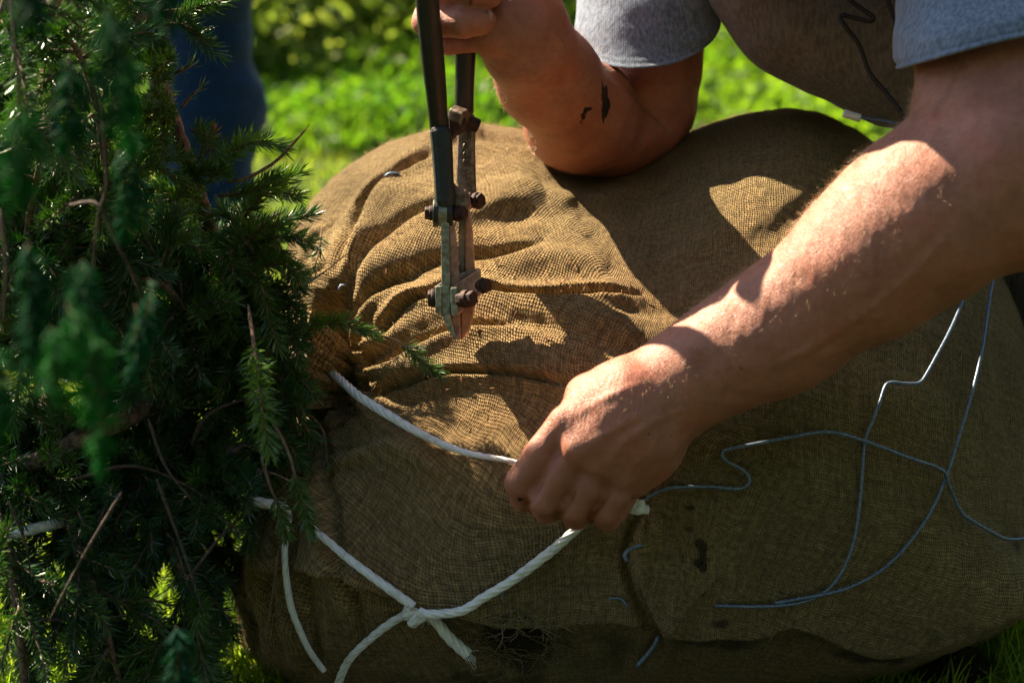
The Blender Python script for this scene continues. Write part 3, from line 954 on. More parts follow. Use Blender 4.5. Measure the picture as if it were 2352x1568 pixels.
def shoot_path(p, d, L, droop, n=9):
    q = [p]; d = d / np.linalg.norm(d)
    for k in range(n):
        d = d + np.array([0, 0, -droop]) / n + rng.normal(size=3) * .05
        d /= np.linalg.norm(d); q.append(q[-1] + d * L / n)
    return np.array(q)

def ok_path(q, dlim=1.40):
    u, v, d = to_uvd(q)
    b = bound(v)
    far = np.clip((b - 150 - u) * .0012, 0, .5)
    return (u < b).all() and (d < dlim + far).all() and (d > .80).all() and (q[:, 2] > .012).all()

def build_branch(pts, r0, r1, n_side, Lr, tint, dens=2500, dlim=1.40, tilt=None, nlen=.0135, sub=True):
    s = spline(PR(pts), .006)
    t = np.linspace(0, 1, len(s))
    parts = [tube(s, r0 + (r1 - r0) * t, 10, rough=.07)]
    T, N, B = frames(s)
    sh = []
    made = 0
    n_side = int(n_side * 1.3); Lr = (Lr[0] * 1.1, Lr[1] * 1.2)
    for k in range(n_side * 6):
        if made >= n_side: break
        f = rng.uniform(.05, 1.0); i = min(int(f * (len(s) - 1)), len(s) - 2)
        a = rng.uniform(0, 6.28)
        rad_ = math.cos(a) * N[i] + math.sin(a) * B[i]
        d = rad_ * .8 + T[i] * rng.uniform(.3, .9) + np.array([0, 0, -.35])
        L = rng.uniform(*Lr)
        q = shoot_path(s[i], d, L, rng.uniform(.2, .9))
        if not ok_path(q, dlim): continue
        made += 1
        tt = np.clip(tint + rng.normal() * .2, 0, 1)
        sh.append((q, nlen * rng.uniform(.85, 1.15), dens, tt, .06, .0013))
        parts.append(tube(q, np.linspace(.0018, .0007, len(q)), 5))
        if sub:
            for m in range(rng.integers(1, 5)):
                j = rng.integers(1, 7); Tq = q[j + 1] - q[j]; Tq /= np.linalg.norm(Tq)
                sd_ = np.cross(Tq, rng.normal(size=3)); sd_ /= np.linalg.norm(sd_)
                q2 = shoot_path(q[j], sd_ * .8 + Tq * .8, L * rng.uniform(.3, .6), .35, 7)
                if not ok_path(q2, dlim): continue
                sh.append((q2, nlen * .95, dens, np.clip(tt + .1, 0, 1), .05, .001))
                parts.append(tube(q2, np.linspace(.0012, .0006, len(q2)), 5))
    V, F = join(parts)
    br = mk("branch", V, F, M['twig'] if r0 < .004 else M['bark'], spruce)
    if sh:
        Vn, Fn, ti = needles_mesh(sh)
        nd = mk("needles", Vn, Fn, M['needles'], br, smooth=False)
        set_attr(nd, "tint", ti); tag(nd, kind="stuff")
        nd["kind"] = "stuff"
    return br

br_specs = [
    # points (u, v, d), r0, r1, side shoots, length range, tint
    ([(330, 840, 1.39), (250, 640, 1.40), (170, 520, 1.38), (80, 420, 1.36), (-60, 250, 1.34)], .0085, .004, 26, (.045, .10), .35),
    ([(430, 850, 1.38), (500, 640, 1.36), (450, 430, 1.33), (380, 230, 1.31), (330, 60, 1.30), (300, -150, 1.30)], .0068, .0045, 34, (.03, .075), .4),
    ([(200, 830, 1.41), (150, 600, 1.50), (100, 300, 1.58), (120, 0, 1.65), (150, -300, 1.7)], .008, .004, 18, (.05, .12), .4),
    ([(300, 840, 1.40), (330, 600, 1.48), (300, 350, 1.52), (250, 100, 1.55), (260, -200, 1.6)], .007, .003, 18, (.05, .11), .6),
    ([(60, 800, 1.43), (-60, 600, 1.30), (-80, 300, 1.2), (0, 50, 1.15), (60, -100, 1.12)], .006, .003, 20, (.05, .11), .25),
    ([(500, 860, 1.37), (560, 720, 1.33), (590, 620, 1.31), (560, 540, 1.30)], .0045, .002, 26, (.03, .06), .55),
    ([(540, 870, 1.37), (600, 790, 1.32), (640, 720, 1.30)], .004, .0018, 16, (.03, .055), .5),
    ([(600, 870, 1.36), (655, 930, 1.31), (690, 1000, 1.30)], .004, .0018, 14, (.025, .055), .4),
    ([(380, 850, 1.38), (420, 980, 1.33), (500, 1060, 1.30), (600, 1090, 1.28)], .005, .002, 22, (.04, .07), .3),
    ([(250, 840, 1.40), (280, 1000, 1.32), (350, 1180, 1.27), (420, 1330, 1.25), (440, 1500, 1.24)], .006, .002, 34, (.04, .09), .2),
    ([(120, 820, 1.42), (100, 1020, 1.33), (160, 1200, 1.26), (230, 1400, 1.22), (280, 1580, 1.22)], .006, .002, 34, (.04, .09), .15),
    ([(0, 800, 1.44), (-40, 1000, 1.32), (0, 1200, 1.24), (40, 1400, 1.2), (60, 1600, 1.2)], .006, .002, 24, (.04, .09), .15),
    ([(400, 860, 1.38), (440, 1060, 1.40), (480, 1240, 1.38), (500, 1400, 1.36)], .0045, .002, 20, (.04, .07), .2),
    ([(-60, 1060, 1.30), (60, 1065, 1.28), (180, 1010, 1.27), (290, 960, 1.29), (400, 900, 1.34)], .006, .0075, 12, (.04, .08), .15),
    ([(560, 560, 1.30), (600, 520, 1.31), (640, 490, 1.32)], .003, .001, 8, (.02, .045), .6),
    ([(330, 40, 1.30), (380, 30, 1.30), (430, 20, 1.31)], .003, .001, 8, (.02, .04), .5),
    ([(80, 480, 1.25), (115, 540, 1.26), (150, 610, 1.28)], .0062, .0068, 6, (.04, .08), .3),
    ([(200, 700, 1.40), (230, 560, 1.30), (240, 380, 1.25), (210, 200, 1.22), (150, 60, 1.20)], .004, .002, 26, (.04, .08), .45),
    ([(100, 820, 1.4), (70, 700, 1.3), (60, 560, 1.24), (90, 380, 1.2)], .004, .002, 18, (.04, .09), .2),
    ([(460, 850, 1.37), (440, 760, 1.30), (400, 680, 1.26), (330, 620, 1.24)], .004, .002, 20, (.04, .07), .35),
]
for s_ in br_specs: build_branch(*s_)

# hand-placed sprigs: (wood path, needle start fraction, needle tint, needle length)
def sprig(pts, bare=.1, tint=.5, nlen=.0135, dens=3800, wr=.0014, branches=(), dry=False, soft=False):
    q = spline(PR(pts), .005)
    parts = [tube(q, wr * (1 - .5 * np.linspace(0, 1, len(q)) - .38 * np.linspace(0, 1, len(q)) ** 12) * (.45 + .55 * np.clip(np.linspace(0, 9, len(q)), 0, 1)), 6, rough=.08)]
    sh = [(q, nlen, dens, tint, bare, wr)]
    for bp in branches:
        q2 = spline(PR(bp), .005)
        parts.append(tube(q2, np.linspace(wr * .8, wr * .4, len(q2)), 6, rough=.08)); sh.append((q2, nlen, dens, tint, .1, wr))
    V, F = join(parts); br = mk("branch", V, F, M['twig'] if (pts[0][0] > 500 or bare < 1) else M['deadtwig'], spruce)
    if bare < 1:
        Vn, Fn, ti = needles_mesh(sh)
        nd = mk("needles", Vn, Fn, M['dryneedles' if dry else 'softneedles' if soft else 'needles'], br, smooth=False)
        set_attr(nd, "tint", ti); tag(nd, kind="stuff")
sprig([(478, 425, 1.31), (505, 375, 1.29), (560, 335, 1.27), (610, 325, 1.26), (655, 345, 1.26)], .05, .85, .0150, 3400)  # tint paints in the light: sunlit sprigs lighter, the shadowed one darker
sprig([(500, 450, 1.30), (575, 440, 1.28), (640, 400, 1.27)], .2, .6)
sprig([(560, 500, 1.31), (600, 450, 1.29), (650, 415, 1.28), (695, 395, 1.28)], .1, .75, .0150, 3400)
sprig([(560, 520, 1.33), (630, 510, 1.33), (720, 492, 1.33)], .1, .15, .0150, 3000)
sprig([(520, 418, 1.28), (570, 408, 1.27), (640, 365, 1.26), (712, 285, 1.25)], 1.0, wr=.0016)
sprig([(370, 60, 1.30), (420, 55, 1.29), (460, 90, 1.28), (500, 125, 1.28)], .15, .3, .0155)
sprig([(400, 50, 1.30), (440, 25, 1.29), (490, 8, 1.28), (530, -5, 1.28)], .1, .45, .0150)
sprig([(400, 170, 1.31), (420, 160, 1.30), (445, 150, 1.30)], .3, .5, .012, 900)
sprig([(415, 250, 1.31), (440, 220, 1.30), (470, 195, 1.30)], .4, .5, .010, 700)
sprig([(455, 370, 1.30), (475, 335, 1.29), (495, 300, 1.29)], .2, .5, .0100, 2200, dry=True)
sprig([(640, 770, 1.32), (700, 752, 1.30), (740, 745, 1.29), (790, 745, 1.28), (862, 768, 1.28)], .38, .65, .0130, 3400)
sprig([(862, 768, 1.28), (905, 780, 1.275), (940, 805, 1.27), (975, 835, 1.265), (1010, 858, 1.26)], .38, .5, .0125, 3000, wr=.0009)
sprig([(690, 800, 1.30), (705, 765, 1.29), (735, 735, 1.28)], .3, .8, .010)
sprig([(640, 660, 1.31), (690, 655, 1.30), (712, 665, 1.30), (755, 700, 1.30)], 1.0, wr=.0009)
sprig([(700, 655, 1.30), (750, 620, 1.30), (800, 580, 1.295)], 1.0, wr=.0008)
sprig([(560, 600, 1.29), (600, 660, 1.27), (620, 740, 1.26), (640, 800, 1.25)], .1, .45, .0145, 3400)
sprig([(620, 640, 1.30), (655, 690, 1.29), (690, 740, 1.28)], .1, .4, .014)
sprig([(570, 700, 1.20), (590, 840, 1.16), (600, 930, 1.13), (618, 1040, 1.11)], .3, .75, .0150, 3400)
sprig([(620, 960, 1.27), (650, 1010, 1.25), (670, 1060, 1.24), (682, 1110, 1.235), (700, 1165, 1.23), (716, 1225, 1.23)], .55, .6, .0125, 4000)
sprig([(600, 1050, 1.26), (618, 1110, 1.245), (640, 1165, 1.24), (660, 1235, 1.235)], .55, .65, .0115, 4000)
sprig([(520, 1090, 1.28), (580, 1080, 1.27), (630, 1088, 1.26), (675, 1110, 1.25)], 1.0, wr=.0013)
sprig([(690, 940, 1.30), (740, 985, 1.29), (752, 1070, 1.28)], .6, .2, .0100, 1800)
sprig([(600, 840, 1.31), (650, 870, 1.29), (705, 900, 1.28)], .1, .35, .0140, 4000)
sprig([(610, 800, 1.30), (660, 840, 1.28), (690, 890, 1.27)], .1, .4, .0140, 4000)
sprig([(630, 700, 1.30), (665, 760, 1.28), (690, 830, 1.27)], .1, .4, .0140, 4000)
sprig([(600, 940, 1.30), (650, 1000, 1.28), (690, 1060, 1.27)], .1, .35, .0140, 4000)
sprig([(640, 560, 1.31), (665, 610, 1.30), (690, 670, 1.29)], .1, .3, .0140, 4000)
sprig([(640, 900, 1.30), (690, 960, 1.28), (720, 1010, 1.27)], .15, .35, .0140, 3200)
sprig([(740, 520, 1.35), (730, 590, 1.33), (700, 660, 1.32)], .2, .1, .012, 1500, wr=.0008)
sprig([(480, 1075, 1.30), (520, 1045, 1.29), (575, 1015, 1.29)], 1.0, wr=.0052)
sprig([(440, 1020, 1.28), (470, 960, 1.27), (520, 930, 1.27), (600, 905, 1.3)], 1.0, wr=.0017)
for (u0, v0, u1, v1, ti) in [(560, 470, 690, 450, .7), (590, 560, 716, 560, .5), (600, 610, 700, 640, .55), (590, 660, 690, 715, .5), (560, 560, 650, 520, .8), (520, 560, 600, 600, .7), (470, 560, 560, 640, .6),
                             (430, 600, 540, 590, .8), (540, 640, 640, 690, .6), (500, 700, 600, 760, .5), (620, 740, 700, 800, .45), (640, 860, 722, 905, .4), (560, 900, 640, 960, .4), (440, 300, 500, 360, .5), (430, 420, 520, 400, .6), (640, 1000, 700, 1070, .4)]:
    dd0 = 1.30 + rng.normal() * .01
    sprig([(u0, v0, dd0 + .01), ((u0 + u1) / 2, (v0 + v1) / 2 - 18, dd0 - .005), (u1, v1, dd0 - .02)], .06, ti, .0145, 3200)
# shoots hanging close to the lens
for (u, v, d, L, ti) in [(255, 40, .76, 240, .35), (290, 130, .80, 160, .85), (215, 800, .76, 230, .8), (190, 640, .80, 240, .4), (140, 720, .75, 130, .75), (45, 280, .74, 220, .7), (10, 830, .75, 220, .65), (60, 560, .80, 240, .3),
                         (375, -120, .84, 200, .2), (330, 700, .88, 170, .3), (80, -80, .78, 220, .2), (430, 1420, .95, 140, .15), (300, 380, .9, 200, .3), (150, 200, .88, 180, .3)]:
    for m in range(2):
        uu, vv, LL = u + rng.normal() * 13, v + rng.normal() * 25, L * rng.uniform(.7, 1.15)
        sprig([(uu - 6, vv - 20, d), (uu, vv, d), (uu + rng.normal() * 9, vv + LL * .5, d), (uu + rng.normal() * 14, vv + LL, d + .01)], 0, ti, .0120, 2600, wr=.0006, soft=True)
for pts in [[(25, -20, .95), (38, 150, .95), (48, 280, .96), (52, 300, .96)], [(0, 480, .95), (14, 600, .95), (6, 740, .96)], [(235, 240, 1.0), (245, 420, 1.02), (225, 500, 1.03), (210, 660, 1.05)],
            [(160, 470, 1.05), (225, 470, 1.03), (270, 560, 1.04), (330, 690, 1.06)], [(280, 1130, 1.1), (190, 1280, 1.1), (110, 1430, 1.1)], [(360, 1100, 1.2), (430, 1290, 1.2), (470, 1420, 1.2)],
            [(60, 0, 1.1), (140, 25, 1.12), (190, 70, 1.15)], [(60, 1420, 1.2), (200, 1425, 1.2), (300, 1410, 1.2)], [(640, 1260, 1.27), (630, 1330, 1.27), (610, 1480, 1.28)],
            [(170, 1100, 1.2), (300, 1070, 1.22), (420, 1110, 1.24), (540, 1190, 1.26)], [(340, 960, 1.22), (380, 1070, 1.22), (450, 1160, 1.22)], [(430, 1330, 1.2), (500, 1240, 1.22), (560, 1180, 1.25)],
            [(20, 1150, 1.2), (60, 1250, 1.2), (70, 1330, 1.2)]]:
    sprig(pts, 1.0, wr=.0013)

# ------------------------------------------------------------------ ropes
def rope_obj(paths, label, rs, twist=150, lobes=.30, group=None, extra=()):
    parts = []
    for p, r in zip(paths, rs):
        parts.append(tube(p, np.interp(np.linspace(0, 1, len(p)), np.linspace(0, 1, len(np.atleast_1d(r))), np.atleast_1d(r)), 42, lobe=lobes, twist=twist, nl=5))
    parts += list(extra)
    V, F = join(parts)
    return tag(mk("rope", V, F, M['rope']), label, "rope", group)
R1a = lay([(800, 892), (840, 920), (880, 945), (960, 992), (1060, 1036), (1172, 1058), (1230, 1075)], .0035, .0012)
d_f = depth_at(1300, 1120) 
_a = PR([(676, 778, 1.335), (700, 792, 1.330), (725, 816, 1.328), (760, 852, 1.335)])
R1 = spline(np.vstack([_a, R1a[8::10], R1a[-1:]]), .0012)
R1b = spline(np.vstack([R1[-1:], PR([(1290, 1110, d_f - .008), (1345, 1185, d_f - .010)]), lay([(1335, 1205), (1270, 1262)], .006)]), .0012)
R2 = lay([(1270, 1262), (1180, 1330), (1110, 1372), (1060, 1402), (990, 1410), (962, 1404)], .0050, .0012)
R5 = lay([(962, 1396), (1000, 1425), (1030, 1462), (1074, 1502)], .0065, .0012)
def knot(u, v, r, tr, turns, d_off, seed=0):
    g = np.random.default_rng(seed)
    d0 = depth_at(u, v) - d_off
    c = P(u, v, d0); s = d0 / FU
    parts = []
    for (ang_, rx, rz, off) in turns:
        th = np.linspace(0, 2 * np.pi, 40)
        ax = np.array([math.cos(ang_), math.sin(ang_)])
        pts = np.stack([c + RT * (ax[0] * off * s + (-ax[1]) * rx * s * math.cos(t)) - UPV * (ax[1] * off * s + ax[0] * rx * s * math.cos(t)) + FW * rz * s * math.sin(t) for t in th])
        parts.append(tube(pts, tr, 24, lobe=.30, twist=150, nl=5))
    return parts
kn = knot(962, 1402, 20, .0034, [(.45, 19, 16, -22), (.85, 27, 22, -11), (.45, 30, 25, 1), (.95, 27, 21, 13), (2.0, 23, 25, -3)], .0125)
_c = P(1074, 1502, depth_at(1074, 1502) - .0065); _c2 = P(961, 1402, depth_at(961, 1402) - .012)
for k in range(46):
    o_, sp_ = (_c, 1.0) if k < 26 else (_c2 + rng.normal(size=3) * .004, 1.3)
    dv = (RT * .7 - UPV * .7) * (1 if k < 26 else .2) + rng.normal(size=3) * .45 * sp_; dv /= np.linalg.norm(dv)
    q0 = o_ + rng.normal(size=3) * .0016; L = rng.uniform(.004, .010)
    kn.append(tube(spline(np.array([q0 - dv * .002, q0 + dv * L * .5 + rng.normal(size=3) * .0010, q0 + dv * L]), .002), .00018, 4))
rope_obj([R1, R1b, R2, R5], "white twisted rope gripped in the fist and knotted low on the burlap", [[.0026, .0028, .0030, .0022, .0013], [.0016, .0031], [.0032, .0029, .0029], [.0033, .0038]], extra=kn)
R3 = lay([(716, 1212), (760, 1248), (800, 1282), (880, 1342), (950, 1392)], .0045, .0012)
R4 = lay([(950, 1402), (905, 1425), (860, 1458), (805, 1510), (780, 1560), (772, 1600)], .0045, .0012)
rope_obj([R3, R4], "white twisted rope crossing the lower burlap and tied at the knot", [[.0023, .0027, .0030], [.0028, .0025, .0028]])
R6 = lay([(664, 1190), (655, 1240), (656, 1310), (668, 1390), (690, 1450), (715, 1500), (745, 1540)], .0045, .0012)
rope_obj([R6], "thin white rope hanging down beside the spruce sprigs", [[.0020, .0023, .0020]])
R7 = spline(PR([(560, 1152, 1.27), (600, 1154, 1.265), (650, 1166, 1.27), (664, 1190, 1.30)]), .0012)
rope_obj([R7], "short frayed white rope end behind the dark spruce twigs", [[.0036, .0026]])
R8 = spline(PR([(-60, 1236, 1.24), (30, 1224, 1.24), (80, 1213, 1.24), (135, 1200, 1.26), (200, 1180, 1.36), (320, 1150, 1.45)]), .0015)
rope_obj([R8], "blurred white rope glowing through the spruce at far left", [[.0036]], lobes=.2)
kt = knot(1464, 1163, 12, .0028, [(.2, 9, 8, -9), (.9, 11, 9, 0), (1.6, 9, 9, 7)], .012, 3)
V_, F_ = join(kt + [tube(lay([(1450, 1158), (1470, 1168), (1490, 1170)], .012), [.0028, .0032] if False else .003, 10, lobe=.2, twist=500)])
tag(mk("rope_knot", V_, F_, M['rope']), "small white rope knot beside the little finger", "knot")

# ------------------------------------------------------------------ wires
def wire(pts, r, label, off=.0025, cat="wire", m='wire', name="wire", raw=False):
    p = spline(PR(pts), .002) if raw else lay(pts, off, .002)
    V, F = tube(p, r, 10, rough=.03)
    return tag(mk(name, V, F, M[m]), label, cat)
wire([(2240, 600), (2222, 660), (2190, 742), (2150, 820), (2120, 872), (2108, 880), (2080, 881), (2048, 878), (2034, 886), (2022, 920), (2003, 970), (1987, 1010), (1980, 1090), (1974, 1160), (1962, 1240), (1935, 1310), (1895, 1358), (1830, 1385), (1740, 1392), (1642, 1390)],
     .0012, "long bent wire loop running from under the forearm past two crossings")
wire([(2300, 560), (2288, 610), (2272, 690), (2258, 790), (2236, 890), (2200, 1010), (2178, 1080), (2140, 1170), (2085, 1250), (2020, 1312), (1940, 1352), (1860, 1370), (1780, 1384)],
     .0012, "outer curved wire sweeping down the right side of the burlap", .0042)
wire([(1478, 1152), (1500, 1134), (1545, 1120), (1620, 1117), (1695, 1122), (1718, 1112), (1722, 1098), (1705, 1078), (1668, 1058), (1658, 1045), (1668, 1033), (1720, 1022), (1820, 1003), (1905, 992), (1990, 1014), (2080, 1048), (2150, 1072), (2172, 1088), (2182, 1120), (2205, 1170), (2225, 1190), (2290, 1228), (2320, 1238), (2360, 1234), (2390, 1220)],
     .0012, "wavy wire starting at the white knot and leaving the frame at right", .0060)
wire([(1475, 1250), (1445, 1262), (1434, 1274), (1440, 1288)], .0013, "short blue wire hook poking from the burlap fold")
wire([(1400, 1374), (1425, 1374), (1442, 1392)], .0009, "tiny wire staple at the end of the seam")
wire([(1156, 1358), (1152, 1368), (1156, 1382)], .0007, "tiny wire stub just under the rope")
wire([(818, 1296), (806, 1314), (812, 1320)], .0007, "tiny wire stub under the crossing rope")
wire([(1512, 1458), (1500, 1485), (1462, 1530)], .0016, "straight blue wire at the bottom of the burlap")
wire([(884, 406), (896, 398), (918, 400)], .0011, "small bent nail pinning the upper fold", .002, "nail", "wire", "nail")
wire([(778, 668), (782, 656), (796, 656)], .0010, "small nail hooked in the left fold", .002, "nail", "wire", "nail")

# ------------------------------------------------------------------ bolt cutter
def Z(zx, zy): return (893.8 + .5219 * zx, .5219 * zy)
def ZP(l): return [Z(*p) for p in l]
CD = 1.265
cutter = empty("bolt_cutter", P(1050, 775, CD), "black handled bolt cutter with worn steel jaws pointing down", "bolt cutter")
def tubeZ(pts, m, name, fore, parent=cutter):
    q = spline(np.array([Qr(*Z(a, b), d - fore * np.clip((560 - b) / 560, 0, 1.6), r * .5219) for a, b, d, r in pts]), .004)
    V, F = tube(q[:, :3], q[:, 3], 32)
    return mk(name, V, F, M[m], parent)
def plate(poly, d0, d1, m, name, bw=.0009, parent=cutter):
    V, F = prism(ZP(poly), d0, d1)
    return bevel(mk(name, V, F, M[m], parent, smooth=False), bw)
h1 = tubeZ([(150, -500, CD, 52), (160, -200, CD, 52), (168, 0, CD, 52), (182, 150, CD, 52), (196, 300, CD, 50), (208, 420, CD, 46), (215, 505, CD, 43), (222, 562, CD, 44)], 'rubber', "handle", .052)
h2 = tubeZ([(352, -500, CD + .035, 46), (345, -200, CD + .035, 46), (340, 0, CD + .035, 46), (338, 165, CD + .035, 46), (334, 330, CD + .035, 43), (331, 430, CD + .035, 42), (331, 495, CD + .035, 42)], 'rubber', "handle", .036)
# lower forged sockets
plate([(176, 556), (224, 548), (272, 556), (276, 640), (280, 760), (288, 905), (250, 918), (202, 905), (196, 780), (186, 660)], CD - .010, CD + .012, 'greensteel', "handle_socket", .004)
plate([(282, 496), (330, 488), (378, 498), (379, 570), (377, 640), (380, 760), (383, 850), (362, 905), (334, 880), (300, 822), (293, 790), (297, 700), (300, 600)], CD + .028, CD + .048, 'steel', "handle_socket", .003)
# stop between the handles with its bright nut
plate([(262, 530), (300, 520), (335, 512), (338, 548), (318, 570), (295, 582), (272, 612), (266, 600)], CD + .004, CD + .026, 'rust', "stop_lug", .002)
V_, F_ = cyl(P(*Z(305, 515), CD + .008), RT * .85 - UPV * .35 + FW * -.4, .0072, .011, hexa=True)
bevel(mk("adjusting_nut", V_, F_, M['steel'], cutter, smooth=False), .001)
V_, F_ = cyl(P(*Z(330, 530), CD + .020), RT * .9 - UPV * .35 + FW * .2, .0050, .022)
bevel(mk("adjusting_screw", V_, F_, M['rust'], cutter, smooth=False), .0006)
# raised stamping on the right socket
for k, zy in enumerate((648, 684, 716)):
    ring = [P(*Z(334 + 7 * math.cos(t), zy + 13 * math.sin(t)), CD + .0272) for t in np.linspace(0, 2 * np.pi, 17)]
    V_, F_ = tube(np.array(ring), .0006, 6)
    mk("stamped_mark", V_, F_, M['steel'], cutter)
plate([(338, 752), (356, 760), (360, 778), (345, 782)], CD + .0265, CD + .029, 'nail', "paint_chip", .0004)
# toggle links
plate([(282, 800), (300, 820), (345, 845), (352, 880), (340, 930), (320, 975), (296, 975), (284, 915)], CD + .004, CD + .024, 'steel', "toggle_link", .0015)
plate([(296, 862), (336, 832), (352, 850), (362, 905), (350, 932), (332, 915)], CD + .010, CD + .018, 'copper', "toggle_link", .001)
def bolt(zx, zy, d, r, h, axis, m='rust', hexr=True, name="bolt"):
    r *= .5219 * d / FU
    parts = [cyl(P(*Z(zx, zy), d), axis, r, h, hexa=hexr), cyl(P(*Z(zx, zy), d), axis, r * 1.12, h * .35, n=24)]
    V, F = join(parts)
    return bevel(mk(name, V, F, M[m], cutter, smooth=False), .0008)
AX = RT * .80 - FW * .55 + UPV * .05
bolt(389, 884, CD + .018, 34, .008, AX); bolt(350, 884, CD + .024, 34, .010, RT)
bolt(186, 938, CD + .001, 30, .009, RT); bolt(300, 940, CD - .002, 31, .013, AX)
# rounded clevis ears and the two jaw arms
def ear(zx, zy, rx, ry, d0, d1, m, name):
    pl = [(zx + rx * math.cos(t), zy + ry * math.sin(t)) for t in np.linspace(0, 2 * np.pi, 25)[:-1]]
    return plate(pl, d0, d1, m, name, .001)
V_, F_ = cyl(P(*Z(237, 940), CD), RT, .0090, .0105 * .9, n=32); bevel(mk("clevis_ear", V_, F_, M['verdi'], cutter, smooth=False), .0012)
V_, F_ = cyl(P(*Z(268, 940), CD), RT, .0095, .0040, n=32); bevel(mk("clevis_washer", V_, F_, M['greensteel'], cutter, smooth=False), .0008)
V_, F_ = cyl(P(*Z(207, 938), CD), RT, .0095, .0040, n=32); bevel(mk("clevis_washer", V_, F_, M['greensteel'], cutter, smooth=False), .0008)
def blade(front, back_shift, d0, d1, medge, mface, name):
    "jaw arm seen nearly edge on: narrow edge strip in front, broad face turning away to the right"
    fl = [p for p in front]
    n = len(fl)
    A0 = [P(*Z(a, y), d0) for a, b, y in fl]; A1 = [P(*Z(b, y), d0) for a, b, y in fl]
    B1 = [P(*Z(b + s, y), d1) for (a, b, y), s in zip(fl, back_shift)]
    B0 = [P(*Z(a + s * .55, y), d1) for (a, b, y), s in zip(fl, back_shift)]
    V = np.array(A0 + A1 + B1 + B0)
    F = []
    for i in range(n - 1):
        for k in range(4):
            k2 = (k + 1) % 4
            F.append((k * n + i, k2 * n + i, k2 * n + i + 1, k * n + i + 1))
    F += [(0, 3 * n, 2 * n, n), (n - 1, 2 * n - 1, 3 * n - 1, 4 * n - 1)]
    o = mk(name, V, F, M[medge], cutter, smooth=False)
    o.data.materials.append(M[mface])
    for p in o.data.polygons:
        if p.index % 4 == 1 and p.index < 4 * (n - 1): p.material_index = 1
    return bevel(o, .0006)
plate([(228, 972), (246, 964), (264, 974), (267, 1100), (270, 1260), (271, 1388), (284, 1446), (302, 1488), (296, 1494), (280, 1482), (258, 1450), (240, 1405), (231, 1380), (230, 1200)], CD - .0065, CD + .002, 'verdi', "jaw", .0008)
plate([(262, 980), (288, 985), (298, 1080), (312, 1224), (308, 1300), (312, 1380), (317, 1494), (302, 1492), (286, 1462), (272, 1400)], CD - .004, CD + .010, 'copper', "jaw", .0008)
plate([(302, 925), (338, 915), (337, 1100), (335, 1200), (310, 1220), (308, 1140), (304, 1040)], CD + .008, CD + .020, 'pale', "jaw", .0008)
plate([(334, 915), (352, 912), (368, 1020), (377, 1182), (376, 1330), (371, 1390), (352, 1450), (330, 1482), (317, 1494), (314, 1380), (334, 1300)], CD + .003, CD + .016, 'litcopper', "jaw", .0010)
# side plates with their bolts
plate([(272, 1262), (398, 1180), (404, 1186), (404, 1288), (396, 1300), (304, 1388), (272, 1388)], CD - .010, CD - .004, 'copper', "jaw_plate", .0012)
plate([(272, 1262), (398, 1178), (330, 1196), (232, 1240), (200, 1262), (196, 1270)], CD - .0035, CD + .020, 'steel', "jaw_plate", .001)
plate([(201, 1258), (231, 1256), (233, 1388), (214, 1382), (203, 1368)], CD - .008, CD + .008, 'verdi', "jaw_spacer", .0012)
plate([(270, 1268), (301, 1262), (303, 1390), (272, 1390)], CD - .0125, CD - .0095, 'verdi', "jaw_spacer", .0008)
bolt(193, 1312, CD + .0, 37, .007, RT); bolt(340, 1315, CD - .014, 36, .013, AX); bolt(404, 1257, CD - .006, 33, .013, AX)
# ------------------------------------------------------------------ the kneeling worker
worker = empty("person", [float(P(1900, 300, 1.75)[0]), float(P(1900, 300, 1.75)[1]), 0.0],
               "person in grey t-shirt and brown work clothes kneeling over the root ball", "person")
dB = depth_at(1300, 1050)
HD = min(dB - .062, 1.222)     # depth of the gripping hand's back
print("ball depth at hand", dB, "hand", HD, "elbow", depth_at(1400, 380), "neck", depth_at(745, 860))
E1 = 1.335
armA = [
    (.010, .022, chain([(1200, 55, 1.275, 84), (1212, 95, 1.285, 92), (1258, 180, 1.335, 104), (1335, 264, 1.405, 114), (1385, 300, 1.432, 90)]) +
                 chain([(1330, 267, 1.422, 115), (1420, 304, 1.445, 78), (1500, 292, 1.452, 70)])),
    (.003, .016, chain([(1508, 262, 1.455, 76), (1494, 220, 1.455, 100), (1492, 120, 1.46, 112), (1510, -60, 1.47, 122), (1560, -300, 1.52, 150)])),
]
handA = [
    (.012, .016, chain([(1200, 50, 1.278, 84), (1180, -30, 1.283, 82), (1120, -110, 1.298, 66)]) + chain([(1150, 55, 1.263, 62), (1125, 75, 1.261, 52)]) +
                 chain([(1180, 30, 1.293, 60), (1060, 10, 1.308, 44), (1040, -70, 1.308, 44)]) + chain([(1150, -60, 1.303, 60), (1050, -120, 1.308, 42)])),
]
def finger(pts, kin=.004, kout=.003): return (kout, kin, chain(pts))
fingersA = [
    finger([(1040, 20, 1.308, 40), (990, 40, 1.293, 36), (982, 50, 1.263, 34), (1010, 52, 1.241, 34)], .006),
    finger([(1010, 52, 1.241, 34), (1062, 54, 1.233, 35), (1100, 50, 1.237, 31), (1112, 46, 1.239, 26)], .003),
    finger([(1040, -60, 1.308, 40), (990, -40, 1.293, 36), (984, -28, 1.263, 34), (1020, -18, 1.239, 34)], .006),
    finger([(1020, -18, 1.239, 34), (1075, -20, 1.231, 35), (1115, -14, 1.235, 31), (1126, -11, 1.237, 26)], .003),
    finger([(1045, -140, 1.303, 38), (990, -115, 1.263, 34), (1040, -95, 1.235, 34), (1100, -92, 1.235, 30)], .005),
    finger([(1060, 90, 1.293, 30), (1010, 98, 1.281, 26), (1030, 104, 1.263, 20), (1080, 100, 1.263, 22)], .005),
    finger([(1180, -90, 1.278, 56), (1140, -190, 1.253, 42), (1080, -210, 1.233, 34), (1030, -200, 1.225, 28)], .008),
]
W = HD
